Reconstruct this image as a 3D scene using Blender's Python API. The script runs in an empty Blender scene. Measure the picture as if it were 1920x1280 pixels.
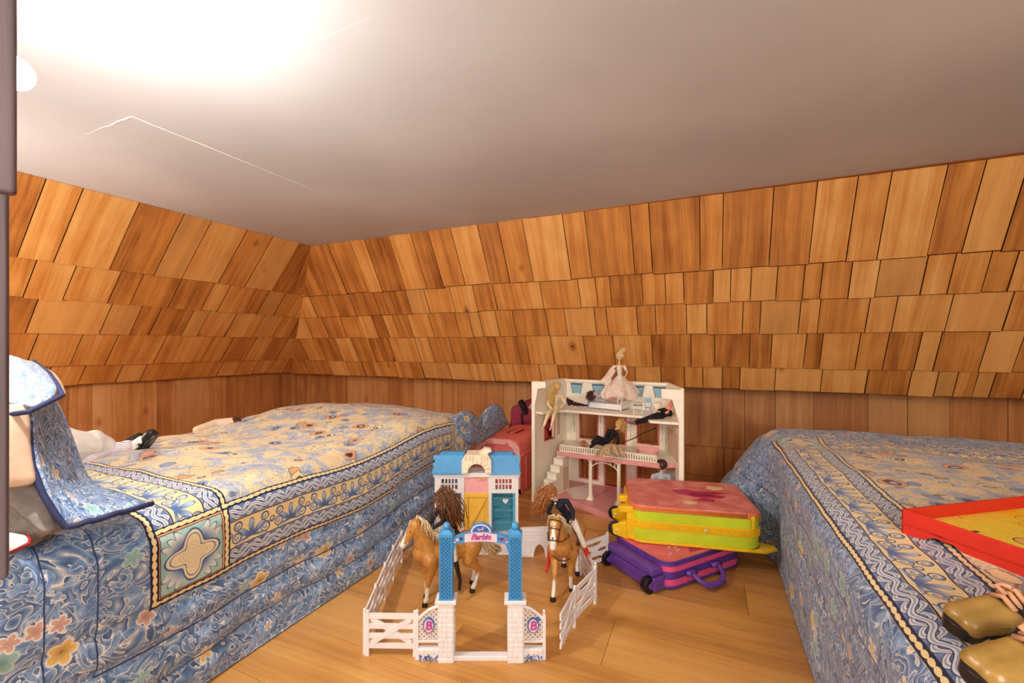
import bpy, bmesh, math, random
from mathutils import Vector, Matrix, noise
SC = bpy.context.scene
COL = SC.collection
random.seed(7)
R = math.radians

# ------------------------------------------------------------------ camera, light, exposure
YAW = 24.0
cam_d = bpy.data.cameras.new('camera'); cam = bpy.data.objects.new('camera', cam_d); COL.objects.link(cam)
cam_d.sensor_width = 36.0; cam_d.lens = 820 / 1920 * 36.0
cam_d.shift_y = 10 / 1920; cam_d.clip_start = 0.02
cam.location = (0, 0, .8); cam.rotation_euler = (R(90), 0, R(YAW))
SC.camera = cam
SC.view_settings.view_transform = 'Standard'; SC.view_settings.look = 'None'
SC.view_settings.gamma = 1; SC.view_settings.use_curve_mapping = False
SC.view_settings.exposure = 0.14
wd = bpy.data.worlds.new('world'); SC.world = wd; wd.use_nodes = True
wd.node_tree.nodes['Background'].inputs[0].default_value = (.05, .045, .04, 1)
BULB = Vector((-1.016, .315, 1.240))
def lamp(name, kind, loc, energy, color, size, rot=(0, 0, 0)):
    d = bpy.data.lights.new(name, kind); d.energy = energy; d.color = color
    if kind == 'AREA': d.shape = 'SQUARE'; d.size = size
    else: d.shadow_soft_size = size
    o = bpy.data.objects.new(name, d); COL.objects.link(o); o.location = loc; o.rotation_euler = rot
    return o
# area light added in the doorway behind the camera to brighten the room
lamp('rear_fill', 'AREA', (.55, -.95, 1.08), 34.0, (1.0, .91, .82), .8, (R(93), 0, R(10)))

# point light added out of frame beyond the left door edge, for more brightness
lamp('left_fill', 'POINT', (-2.4, .08, .94), 34.0, (1.0, .95, .88), .07)

# ------------------------------------------------------------------ helpers
def rgb(r, g, b):
    f = lambda c: (c / 255 / 12.92) if c / 255 <= .04045 else ((c / 255 + .055) / 1.055) ** 2.4
    return (f(r), f(g), f(b), 1.0)

def P(px, py, t):
    """point t metres along the view axis from where the photo was taken"""
    a = R(YAW); X = (px - 960) / 820; Y = (650 - py) / 820
    return Vector((t * (-math.sin(a) + X * math.cos(a)), t * (math.cos(a) + X * math.sin(a)), .8 + t * Y))

class MB:
    def __init__(s): s.v = []; s.f = []; s.uv = {}; s.m = {}; s.mi = 0
    def add(s, vs, fs, M=None):
        o = len(s.v)
        for p in vs:
            p = Vector(p); s.v.append(M @ p if M is not None else p)
        for f in fs:
            if s.mi: s.m[len(s.f)] = s.mi
            s.f.append([o + i for i in f])
    def box(s, x0, x1, y0, y1, z0, z1, M=None):
        s.add([(x0,y0,z0),(x1,y0,z0),(x1,y1,z0),(x0,y1,z0),(x0,y0,z1),(x1,y0,z1),(x1,y1,z1),(x0,y1,z1)],
              [(0,3,2,1),(4,5,6,7),(0,1,5,4),(1,2,6,5),(2,3,7,6),(3,0,4,7)], M)
    def bar(s, p, q, w, h, up=(0, 0, 1)):
        p = Vector(p); q = Vector(q); d = q - p; L = d.length; d.normalize()
        u = Vector(up); sd = d.cross(u)
        if sd.length < 1e-4: sd = d.cross(Vector((1, 0, 0)))
        sd.normalize(); u = sd.cross(d)
        M = Matrix(((d.x, sd.x, u.x, p.x), (d.y, sd.y, u.y, p.y), (d.z, sd.z, u.z, p.z), (0, 0, 0, 1)))
        s.box(0, L, -w/2, w/2, -h/2, h/2, M)
    def prism(s, pts, z0, z1, M=None):
        n = len(pts)
        s.add([(x, y, z0) for x, y in pts] + [(x, y, z1) for x, y in pts],
              [tuple(range(n-1, -1, -1)), tuple(range(n, 2*n))] + [(i, (i+1) % n, n+(i+1) % n, n+i) for i in range(n)], M)
    def tube(s, path, rad, n=8, caps=True):
        path = [Vector(p) for p in path]; m = len(path)
        rr = rad if isinstance(rad, (list, tuple)) else [rad]*m
        t0 = (path[1]-path[0]).normalized(); ref = Vector((0, 0, 1)) if abs(t0.z) < .9 else Vector((1, 0, 0))
        a = t0.cross(ref).normalized(); vs = []
        for i, p in enumerate(path):
            t = (path[min(i+1, m-1)]-path[max(i-1, 0)])
            if t.length > 1e-9: t.normalize()
            else: t = t0
            a = (a - t*a.dot(t))
            if a.length < 1e-6: a = t.orthogonal()
            a.normalize(); b = t.cross(a)
            for k in range(n):
                an = 2*math.pi*k/n; vs.append(p + (a*math.cos(an) + b*math.sin(an))*rr[i])
        fs = []
        for i in range(m-1):
            for k in range(n): fs.append((i*n+k, i*n+(k+1) % n, (i+1)*n+(k+1) % n, (i+1)*n+k))
        if caps: fs += [tuple(range(n-1, -1, -1)), tuple(range((m-1)*n, m*n))]
        s.add(vs, fs)
    def cyl(s, p, q, r0, r1=None, n=16): s.tube([p, q], [r0, r0 if r1 is None else r1], n)
    def lathe(s, prof, n=20, M=None):
        vs = []; fs = []; m = len(prof)
        for r, z in prof:
            for k in range(n): vs.append((r*math.cos(2*math.pi*k/n), r*math.sin(2*math.pi*k/n), z))
        for i in range(m-1):
            for k in range(n): fs.append((i*n+k, i*n+(k+1) % n, (i+1)*n+(k+1) % n, (i+1)*n+k))
        fs += [tuple(range(n-1, -1, -1)), tuple(range((m-1)*n, m*n))]
        s.add(vs, fs, M)
    def ball(s, c, r, n=12, sc=(1, 1, 1), M=None):
        c = Vector(c); vs = []; fs = []; m = max(5, n//2+1)
        for i in range(m+1):
            th = math.pi*i/m
            for k in range(n):
                ph = 2*math.pi*k/n
                vs.append(c + Vector((r*sc[0]*math.sin(th)*math.cos(ph), r*sc[1]*math.sin(th)*math.sin(ph), -r*sc[2]*math.cos(th))))
        for i in range(m):
            for k in range(n): fs.append((i*n+k, i*n+(k+1) % n, (i+1)*n+(k+1) % n, (i+1)*n+k))
        s.add(vs, fs, M)
    def loft(s, secs, caps=True, closed=True):
        n = len(secs[0]); fs = []; vs = [p for sec in secs for p in sec]
        for i in range(len(secs)-1):
            for k in range(n if closed else n-1):
                fs.append((i*n+k, i*n+(k+1) % n, (i+1)*n+(k+1) % n, (i+1)*n+k))
        if caps and closed: fs += [tuple(range(n-1, -1, -1)), tuple(range((len(secs)-1)*n, len(secs)*n))]
        s.add(vs, fs)
    def mesh(s, name, mat, smooth=False, weld=False):
        me = bpy.data.meshes.new(name)
        me.from_pydata([tuple(p) for p in s.v], [], s.f)
        for m in (mat if isinstance(mat, (list, tuple)) else [mat]): me.materials.append(m)
        for i, k in s.m.items(): me.polygons[i].material_index = k
        bm = bmesh.new(); bm.from_mesh(me)
        if weld: bmesh.ops.remove_doubles(bm, verts=bm.verts, dist=1e-5)
        bmesh.ops.recalc_face_normals(bm, faces=bm.faces)
        bm.to_mesh(me); bm.free()
        if smooth:
            for p in me.polygons: p.use_smooth = True
        me.update(); return me
    def build(s, name, mat, parent=None, smooth=False, bevel=0, seg=2, weld=False, kind=None, sub=0, angle=None):
        return link(name, s.mesh(name, mat, smooth, weld), parent, bevel, seg, kind, sub, angle)

def link(name, me, parent=None, bevel=0, seg=2, kind=None, sub=0, angle=None):
    o = bpy.data.objects.new(name, me); COL.objects.link(o)
    if parent: o.parent = parent
    if bevel:
        m = o.modifiers.new('bevel', 'BEVEL'); m.width = bevel; m.segments = seg; m.limit_method = 'ANGLE'; m.angle_limit = R(40)
        for p in me.polygons: p.use_smooth = True
        e = o.modifiers.new('wn', 'WEIGHTED_NORMAL'); e.keep_sharp = True
    if sub:
        m = o.modifiers.new('sub', 'SUBSURF'); m.levels = sub; m.render_levels = sub
    if kind: o['kind'] = kind
    return o
def tag(o, label, cat, group=None):
    o['label'] = label; o['category'] = cat
    if group: o['group'] = group
    return o
def thing(name, label, cat, loc=(0, 0, 0), rz=0, group=None):
    o = bpy.data.objects.new(name, None); COL.objects.link(o); o.empty_display_size = .05
    o.location = loc; o.rotation_euler = (0, 0, rz)
    return tag(o, label, cat, group)
def copy_thing(src, loc, rz, label):
    def cp(o, par):
        c = o.copy(); COL.objects.link(c); c.parent = par
        for ch in [k for k in bpy.data.objects if k.parent == o]: cp(ch, c)
        return c
    r = cp(src, None); r.location = loc; r.rotation_euler = (0, 0, rz); r['label'] = label
    return r

def capsules_mesh(caps):
    b = MB()
    for c in caps:
        if len(c) == 2: b.ball(c[0], c[1], 14); continue
        if len(c) == 3: b.ball(c[0], c[1], 16, c[2]); continue
        p, r0, q, r1 = c
        b.tube([p, q], [r0, r1], 14); b.ball(p, r0, 14); b.ball(q, r1, 14)
    return b
def body(name, caps, mat, parent=None, voxel=.0018, smooth=4, deci=None, color=None, jit=None):
    """one continuous surface grown over tapered limbs"""
    me = capsules_mesh(caps).mesh(name + '_raw', mat)
    o = bpy.data.objects.new(name, me); COL.objects.link(o)
    m = o.modifiers.new('r', 'REMESH'); m.mode = 'VOXEL'; m.voxel_size = voxel; m.use_smooth_shade = True
    if smooth:
        m = o.modifiers.new('s', 'SMOOTH'); m.iterations = smooth; m.factor = .5
    if deci:
        m = o.modifiers.new('d', 'DECIMATE'); m.ratio = deci
    dg = bpy.context.evaluated_depsgraph_get()
    nm = bpy.data.meshes.new_from_object(o.evaluated_get(dg)); nm.name = name
    o.modifiers.clear(); o.data = nm; bpy.data.meshes.remove(me)
    if not nm.materials: nm.materials.append(mat)
    for p in nm.polygons: p.use_smooth = True
    if jit:
        for v in nm.vertices: v.co += jit(v.co)
    if color:
        at = nm.color_attributes.new('Col', 'FLOAT_COLOR', 'POINT')
        for i, v in enumerate(nm.vertices): at.data[i].color = color(v.co)
    if parent: o.parent = parent
    return o
def text_mesh(txt, size, depth, mat, shear=0, spacing=1.0, offset=0):
    c = bpy.data.curves.new('lettering', 'FONT'); c.body = txt; c.size = size; c.extrude = depth; c.shear = shear
    c.align_x = 'CENTER'; c.align_y = 'CENTER'; c.space_character = spacing; c.offset = offset
    o = bpy.data.objects.new('lettering', c); COL.objects.link(o)
    dg = bpy.context.evaluated_depsgraph_get()
    me = bpy.data.meshes.new_from_object(o.evaluated_get(dg))
    bpy.data.objects.remove(o); me.materials.clear(); me.materials.append(mat)
    return me

# ------------------------------------------------------------------ shader mini language
class S:
    def __init__(s, nt, sock): s.nt = nt; s.k = sock
    def _m(s, op, *a):
        n = s.nt.nodes.new('ShaderNodeMath'); n.operation = op
        for i, x in enumerate((s,) + a):
            if isinstance(x, S): s.nt.links.new(x.k, n.inputs[i])
            else: n.inputs[i].default_value = x
        return S(s.nt, n.outputs[0])
    def __add__(s, o): return s._m('ADD', o)
    def __sub__(s, o): return s._m('SUBTRACT', o)
    def __mul__(s, o): return s._m('MULTIPLY', o)
    def __truediv__(s, o): return s._m('DIVIDE', o)
    __radd__ = __add__; __rmul__ = __mul__
    def __rsub__(s, o): return (s * -1.0) + o
    def sin(s): return s._m('SINE')
    def cos(s): return s._m('COSINE')
    def abs(s): return s._m('ABSOLUTE')
    def frac(s): return s._m('FRACT')
    def sqrt(s): return s._m('SQRT')
    def max(s, o): return s._m('MAXIMUM', o)
    def min(s, o): return s._m('MINIMUM', o)
    def gt(s, o): return s._m('GREATER_THAN', o)
    def lt(s, o): return s._m('LESS_THAN', o)
    def atan2(s, o): return s._m('ARCTAN2', o)
    def pw(s, o): return s._m('POWER', o)
    def step(s, a, b):
        n = s.nt.nodes.new('ShaderNodeMapRange'); n.interpolation_type = 'SMOOTHSTEP'
        s.nt.links.new(s.k, n.inputs[0]); n.inputs[1].default_value = a; n.inputs[2].default_value = b
        return S(s.nt, n.outputs[0])
class Sh:
    def __init__(s, name, rough=.5, spec=.4):
        s.mat = bpy.data.materials.new(name); s.mat.use_nodes = True; s.nt = s.mat.node_tree
        s.b = s.nt.nodes['Principled BSDF']; s.b.inputs['Roughness'].default_value = rough
        s.b.inputs['Specular IOR Level'].default_value = spec
    def node(s, t): return s.nt.nodes.new(t)
    def link(s, a, b): s.nt.links.new(a.k if isinstance(a, S) else a, b)
    def coord(s, which='Object'):
        if which == 'UV':
            n = s.node('ShaderNodeUVMap'); return n.outputs[0]
        return s.node('ShaderNodeTexCoord').outputs[which]
    def xyz(s, vec):
        n = s.node('ShaderNodeSeparateXYZ'); s.link(vec, n.inputs[0]); return [S(s.nt, n.outputs[i]) for i in range(3)]
    def vec(s, x, y, z=0.0):
        n = s.node('ShaderNodeCombineXYZ')
        for i, q in enumerate((x, y, z)):
            if isinstance(q, S): s.link(q, n.inputs[i])
            else: n.inputs[i].default_value = q
        return n.outputs[0]
    def noise(s, vec, scale, detail=2, rough=.5, dist=0):
        n = s.node('ShaderNodeTexNoise'); s.link(vec, n.inputs['Vector']); n.inputs['Scale'].default_value = scale
        n.inputs['Detail'].default_value = detail; n.inputs['Roughness'].default_value = rough; n.inputs['Distortion'].default_value = dist
        return S(s.nt, n.outputs[0])
    def voro(s, vec, scale, feature='F1', rnd=1.0):
        n = s.node('ShaderNodeTexVoronoi'); n.feature = feature; s.link(vec, n.inputs['Vector']); n.inputs['Scale'].default_value = scale
        n.inputs['Randomness'].default_value = rnd
        return n
    def val(s, sock): return S(s.nt, sock)
    def rand(s): return S(s.nt, s.node('ShaderNodeObjectInfo').outputs['Random'])
    def mix(s, f, a, b, mode='MIX'):
        n = s.node('ShaderNodeMix'); n.data_type = 'RGBA'; n.blend_type = mode
        if isinstance(f, S): s.link(f, n.inputs[0])
        else: n.inputs[0].default_value = f
        for q, i in ((a, 6), (b, 7)):
            if isinstance(q, (tuple, list)): n.inputs[i].default_value = q
            else: s.link(q, n.inputs[i])
        return n.outputs[2]
    def ramp(s, f, stops):
        n = s.node('ShaderNodeValToRGB'); s.link(f, n.inputs[0]); e = n.color_ramp.elements
        while len(e) < len(stops): e.new(.5)
        for el, (p, c) in zip(e, stops): el.position = p; el.color = c
        return n.outputs[0]
    def color(s, c):
        if isinstance(c, (tuple, list)): s.b.inputs['Base Color'].default_value = c
        else: s.link(c, s.b.inputs['Base Color'])
        return s
    def bump(s, h, strength=.3, dist=.002):
        n = s.node('ShaderNodeBump'); n.inputs['Strength'].default_value = strength; n.inputs['Distance'].default_value = dist
        s.link(h, n.inputs['Height']); s.link(n.outputs[0], s.b.inputs['Normal']); return s

def plain(name, c, rough=.45, var=.08, scale=40, bump=0, spec=.4, sheen=0):
    """coloured plastic, cloth or paint with a little mottling"""
    m = Sh(name, rough, spec); o = m.coord('Object'); n = m.noise(o, scale, 3)
    d = tuple(max(0, q*(1-var*2.2)) for q in c[:3]) + (1,)
    m.color(m.mix(n.step(.3, .75), d, c))
    if bump: m.bump(m.noise(o, scale*4, 3), bump, .001)
    if sheen: m.b.inputs['Sheen Weight'].default_value = sheen
    return m.mat
def attr_mat(name, rough=.4, scale=60, var=.1):
    m = Sh(name, rough); a = m.node('ShaderNodeAttribute'); a.attribute_name = 'Col'
    n = m.noise(m.coord('Object'), scale, 3)
    m.color(m.mix(n.step(.35, .75)*var, a.outputs['Color'], (0, 0, 0, 1))); return m.mat

def wood(name, light, mid, dark, rough=.42, along='Y', knots=True, gs=1.0, spec=.35, tone=1.0):
    m = Sh(name, rough, spec); x, y, z = m.xyz(m.coord('Object')); r = m.rand()
    if along == 'X': x, y = y, x
    if along == 'Z': x, y = x + y, z
    ox = r*37.0; oy = r*91.0
    warp = m.noise(m.vec(x*6.0*gs + ox, y*1.6*gs + oy, r*13.0), 1.0, 2)
    xx = x + warp*.05
    fine = m.noise(m.vec(xx*150.0*gs + ox, y*4.0*gs + oy, r*7.0), 1.0, 4, .6)
    band = m.noise(m.vec(xx*22.0*gs + ox, y*.9*gs + oy, r*5.0), 1.0, 3, .55)
    blot = m.noise(m.vec(x*7.0 + oy, y*5.0 + ox, r), 1.0, 3)
    t = band*.68 + fine*.36 + blot*.35 + (r - .5)*(.42*tone) - .19
    c = m.ramp(t, [(.2, light), (.48, mid), (.82, dark)])
    pale = (r*7.31).frac()
    c = m.mix((pale.gt(.86))*.45, c, light)
    if knots:
        v = m.voro(m.vec(x*5.0 + ox, y*3.2 + oy, 0), 1.0)
        d = S(m.nt, v.outputs['Distance']); col = m.xyz(v.outputs['Color'])[0]
        pick = col.gt(.3)
        ring = ((d*70.0 + fine*2.5).sin()*.5 + .5)
        kn = (1 - d.step(.05, .17))*pick
        c = m.mix(kn*(ring*.4 + .4), c, dark)
        core = (1 - d.step(.028, .055))*pick
        c = m.mix(core*.85, c, tuple(q*.28 for q in dark[:3]) + (1,))
    m.color(c)
    m.bump(fine*.6 + band*.4, .22, .0015)
    return m.mat

M = {}
M['shingle'] = wood('cedar_shingle', rgb(236, 180, 106), rgb(210, 140, 68), rgb(132, 70, 28), .42, tone=.75)
M['endgrain_shade'] = plain('end_grain_and_shade', rgb(84, 44, 20), .7)  # end grain, also the painted shadow line below each course
M['knee'] = wood('cedar_plank', rgb(222, 168, 108), rgb(196, 130, 72), rgb(142, 82, 40), .5, 'Z', True, 1.0, .3, .5)
M['floor'] = wood('oak_laminate', rgb(226, 172, 100), rgb(206, 146, 76), rgb(136, 80, 34), .33, 'X', True, .8, .45, .35)
M['backing'] = plain('dark_gap', rgb(70, 40, 20), .9)
M['trimwood'] = wood('trim_wood', rgb(205, 150, 95), rgb(180, 120, 68), rgb(140, 84, 44), .5, 'X', False)
M['jamb'] = wood('grey_wood', rgb(120, 108, 112), rgb(98, 86, 92), rgb(66, 56, 62), .6, 'Z', False)
M['paint'] = plain('white_paint', rgb(240, 232, 222), .6)
c_ = Sh('ceiling_paint', .62, .3); o_ = c_.coord('Object')
c_.color(c_.mix(c_.noise(o_, 1.1, 3).step(.35, .75), rgb(198, 199, 201), rgb(216, 217, 219))); c_.bump(c_.noise(o_, 90, 3), .12, .002); M['ceil'] = c_.mat
M['caulk'] = plain('joint_filler', rgb(245, 242, 238), .7)
# ------------------------------------------------------------------ setting
YB, ZB, YT, ZT = 2.8, .573, 2.223, 1.505        # back roof slope: bottom and top edge
XB, XT = -3.432, -2.53                          # left roof slope
KB, KL, XR, YF = 3.0, -3.47, 2.4, -1.4          # knee walls, right wall, wall behind the camera
LB = math.hypot(YT-YB, ZT-ZB); LL = math.hypot(XT-XB, ZT-ZB)
b = MB(); b.box(KL-.1, XR+.1, YF-.1, KB+.1, -.06, -.012); floor = b.build('floor', M['backing']); floor['kind'] = 'structure'
pw, rnd = .192, random.Random(3)
y = YF; row = 0
while y < KB:
    x = KL - rnd.random()*1.1
    if row == 11: x = KL - .46
    while x < XR:
        q = MB(); x0, x1 = max(x, KL), min(x+1.25, XR)
        if x1 - x0 > .05:
            q.box(-(x1-x0)/2+.0006, (x1-x0)/2-.0006, -pw/2+.0006, min(pw, KB-y)-pw/2-.0006, -.012, 0)
            p_ = q.build('floor_plank', M['floor'], floor); p_.location = ((x0+x1)/2, y+pw/2, 0)
        x += 1.25
    y += pw; row += 1

b = MB(); b.box(XT-.06, XR+.1, YF-.1, YT+.05, ZT, ZT+.05); ceiling = b.build('ceiling', M['ceil']); ceiling['kind'] = 'structure'
def seam(p, q, w):
    t = MB(); n = 14; pts = []
    for i in range(n+1):
        k = i/n; pts.append((p[0]+(q[0]-p[0])*k + rnd.uniform(-.002, .002), p[1]+(q[1]-p[1])*k + rnd.uniform(-.002, .002), ZT+.0003))
    t.tube(pts, [w*(1-.75*i/n)*rnd.uniform(.7, 1.25) for i in range(n+1)], 6)
    t.build('filled_joint', M['caulk'], ceiling)
seam((-1.606, .75), (-1.616, 1.65), .0028); seam((-1.606, .75), (-1.885, .751), .0035); seam((-.883, .741), (-.649, .732), .0014)

wall_back = MB(); wall_back.box(KL-.1, XR+.1, KB+.008, KB+.1, 0, ZB+.1)
wall_back.add([(XB, YB+.004, ZB), (XR, YB+.004, ZB), (XR, YT+.004, ZT), (XT, YT+.004, ZT), (XB, YB+.03, ZB), (XR, YB+.03, ZB), (XR, YT+.03, ZT), (XT, YT+.03, ZT)],
              [(0,1,2,3), (4,5,6,7), (0,1,5,4), (1,2,6,5), (2,3,7,6), (3,0,4,7)])
wall_back.box(KL, XR, YB+.01, KB+.01, ZB+.004, ZB+.014)
wall_back = wall_back.build('wall_back', M['backing']); wall_back['kind'] = 'structure'
wall_left = MB(); wall_left.box(KL-.1, KL-.008, YF-.1, KB+.1, 0, ZB+.1)
wall_left.add([(XB-.004, YF, ZB), (XB-.004, YB, ZB), (XT-.004, YT, ZT), (XT-.004, YF, ZT), (XB-.03, YF, ZB), (XB-.03, YB, ZB), (XT-.03, YT, ZT), (XT-.03, YF, ZT)],
              [(0,1,2,3), (4,5,6,7), (0,1,5,4), (1,2,6,5), (2,3,7,6), (3,0,4,7)])
wall_left.box(KL-.01, XB-.004, YF, KB, ZB+.004, ZB+.014)
wall_left = wall_left.build('wall_left', M['backing']); wall_left['kind'] = 'structure'
for nm, a in (('wall_right', (XR, XR+.1, YF-.1, KB+.1, 0, ZT+.05)), ('wall_front', (XT-1.0, -.55, YF-.1, YF, 0, ZT+.05))):
    b = MB(); b.box(*a); b = b.build(nm, M['paint']); b['kind'] = 'structure'
b = MB(); b.box(-.55, 1.6, YF-.1, YF, 1.4, ZT+.05); b.box(1.6, XR, YF-.1, YF, 0, ZT+.05); b.build('wall_front_doorway', M['paint'])['kind'] = 'structure'

JB = [[-255,-237,-217,-205,-185,-168,-155,-139,-121,-108,-93,-70,-58,-35,-26,-3,7,27,43,57,68,85,96,108],
 [-277,-253,-237,-215,-200,-187,-172,-152,-135,-121,-90,-67,-57,-49,-32,-20,-11,3,11,20,31,42,49,60,70,86,95,106,114],
 [-293,-275,-256,-238,-225,-215,-206,-193,-175,-154,-144,-136,-124,-112,-90,-78,-60,-53,-36,-26,-10,0,17,25,42,50,69,79,98,117],
 [-311,-291,-271,-255,-237,-218,-194,-182,-165,-144,-129,-114,-107,-90,-69,-51,-29,-8,4,21,31,46,53,68,79,91,98,114],
 [-318,-291,-271,-255,-244,-222,-197,-173,-156,-137,-121,-102,-89,-69,-40,-25,-12,-2,8,17,34,55,74,91,101,108,115,121,132]]
SBk = [.722, .538, .350, .135, -.012]
JL = [[88,100,121,141,155,176,193,213,230], [109,127,137,156,175,185,203,213,226,237], [101,130,144,154,172,182,200,221,237],
 [124,140,165,194,208,226,240], [132,150,163,185,212,226,240,255,269]]
SLf = [.876, .650, .424, .176, .012]
def shingles(joints, bots, top, parent, frame, lo, hi, hip, mats):
    """courses of shakes; frame(a, s, out) -> world; a runs along the wall, s up the slope"""
    for r, js in enumerate(joints):
        s0 = bots[r]; s1 = (bots[r-1]+.03) if r else top
        js = [j/100 for j in js]
        while js[0] - lo > .24 and lo > -3: js.insert(0, js[0]-rnd.uniform(.12, .24))
        while lo <= -3 and False: pass
        while hi - js[-1] > .25: js.append(js[-1]+rnd.uniform(.1, .23))
        ed = [lo] + js + [hi]
        for i in range(len(ed)-1):
            a0, a1 = ed[i]+.002, ed[i+1]-.002
            jit = rnd.uniform(-.004, .004); g = rnd.uniform(-.003, .003)
            tb = rnd.uniform(.014, .020); tt = .003
            def lim(a, s): return max(a, hip(s)+.001) if hip and hip(9) > hip(0) else (min(a, hip(s)-.001) if hip else a)
            s0a, s0b = s0+jit, s0+jit+g
            A0, A1, B0, B1 = lim(a0, s0a), lim(a1, s0b), lim(a0, s1), lim(a1, s1)
            if A1 - A0 < .004 and B1 - B0 < .004: continue
            if A1 - A0 < .004: A1 = A0 + .0005
            if B1 - B0 < .0005: B1 = B0 + .0005
            oa = (A0+A1+B0+B1)/4; os_ = (s0+s1)/2; F = frame(oa, os_)
            q = MB()
            pts = [(A0, s0a), (A1, s0b), (B1, s1), (B0, s1)]
            th = [tb, tb, tt, tt]
            bot4 = [(a-oa, s-os_, 0) for a, s in pts]; ch = .0085
            low = [(A0-oa, s0a-os_, tb*.35), (A1-oa, s0b-os_, tb*.35)]                     # worn lower edge, dark to paint the shadow line under each course
            top4 = [(A0-oa, s0a+ch-os_, tb), (A1-oa, s0b+ch-os_, tb), (B1-oa, s1-os_, tt), (B0-oa, s1-os_, tt)]
            vs = bot4 + low + top4
            q.add(vs, [(3,2,1,0), (6,7,8,9), (2,3,9,8)]); q.mi = 1; q.add(vs, [(0,1,5,4), (4,5,7,6), (1,2,8,7,5), (3,0,4,6,9)])
            o = q.build('shingle', [mats, M['endgrain_shade']], parent, weld=True); o.matrix_world = F
            o.parent = parent
def frame_b(a, s):
    d = Vector((0, YT-YB, ZT-ZB)).normalized(); n = Vector((1, 0, 0)).cross(d); n = n if n.y < 0 else -n
    p = Vector((a, YB, ZB)) + d*s
    xa = d.cross(n)
    return Matrix(((xa.x, d.x, n.x, p.x), (xa.y, d.y, n.y, p.y), (xa.z, d.z, n.z, p.z), (0, 0, 0, 1)))
def frame_l(a, s):
    d = Vector((XT-XB, 0, ZT-ZB)).normalized(); n = Vector((d.z, 0, -d.x)); ya = d.cross(n)
    p = Vector((XB, a, ZB)) + d*s
    return Matrix(((ya.x, d.x, n.x, p.x), (ya.y, d.y, n.y, p.y), (ya.z, d.z, n.z, p.z), (0, 0, 0, 1)))
shingles(JB, SBk, LB, wall_back, frame_b, XB, XR, lambda s: XB+(XT-XB)*s/LB, M['shingle'])
shingles(JL, SLf, LL, wall_left, frame_l, YF, YB, lambda s: YB+(YT-YB)*s/LL, M['shingle'])

kb = [-3.36,-3.22,-3.09,-2.96,-2.81,-2.67,-2.49,-2.36,-2.23,-2.10,-1.95,-1.81,-1.64,-1.40,-1.30,-1.21,-1.08,-.93,-.8,-.66,-.55,-.4,-.27,-.13,.09,.21,.37,.56,.81,.98,1.15,1.37,1.55,1.75,1.9,2.1,2.28]
ed = [KL] + kb + [XR]
for i in range(len(ed)-1):
    q = MB(); w = ed[i+1]-ed[i]; two = -.9 < ed[i] < .6
    q.box(-w/2+.0012, w/2-.0012, -.007+rnd.uniform(-.003, .003), .008, .18 if two else .0, ZB+.03)
    o = q.build('wall_plank', M['knee'], wall_back); o.location = ((ed[i]+ed[i+1])/2, KB, 0)
    if two:
        q = MB(); q.box(-w/2+.0012, w/2-.0012, -.012, .008, .0, .178); o = q.build('wall_plank', M['knee'], wall_back); o.location = ((ed[i]+ed[i+1])/2+.01, KB, 0)
kl = [-1.2,-1.0,-.8,-.62,-.45,-.3,-.12,.05,.22,.4,.55,.75,.9,1.1,1.30,1.41,1.51,1.76,1.88,2.07,2.23,2.38,2.52,2.66,2.82]
ed = [YF] + kl + [KB]
for i in range(len(ed)-1):
    q = MB(); w = ed[i+1]-ed[i]; q.box(-.008, .006+rnd.uniform(-.003, .003), -w/2+.0012, w/2-.0012, .0, ZB+.012)
    o = q.build('wall_plank', M['kneel'] if 'kneel' in M else M['knee'], wall_left); o.location = (KL, (ed[i]+ed[i+1])/2, 0)
b = MB(); b.add([(-.9, YT-.003, ZT-.004), (XR, YT-.045, ZT-.004), (XR, YT+.0, ZT-.004), (-.9, YT, ZT-.004), (-.9, YT-.003, ZT), (XR, YT-.045, ZT), (XR, YT, ZT), (-.9, YT, ZT)],
    [(0,3,2,1), (4,5,6,7), (0,1,5,4), (1,2,6,5), (2,3,7,6), (3,0,4,7)]); b.build('trim_1', M['trimwood'])['kind'] = 'structure'
# the open hatch door seen edge-on at the left of the opening the camera looks through
a_ = P(-60, 300, .36); b_ = P(17, 300, .37)
def slab(t, p, q, z0, z1, th):
    d = Vector((q.x-p.x, q.y-p.y, 0)).normalized(); n = Vector((-d.y, d.x, 0))*th
    t.prism([(p.x, p.y), (q.x, q.y), (q.x+n.x, q.y+n.y), (p.x+n.x, p.y+n.y)], z0, z1)
t = MB(); slab(t, P(-90, 300, .34), P(14, 300, .36), .609, 1.25, .016); door = t.build('door_1', M['jamb'], None, bevel=.002); door['kind'] = 'structure'
t = MB(); slab(t, P(-20, 300, .33), P(31, 300, .34), .919, 1.27, .014); t.build('door_batten', M['jamb'], door, bevel=.003)
t = MB(); slab(t, P(-120, 300, .42), P(-24, 300, .43), .0, .62, .014); t.build('trim_2', M['trimwood'], None, bevel=.002)['kind'] = 'structure'
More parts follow.
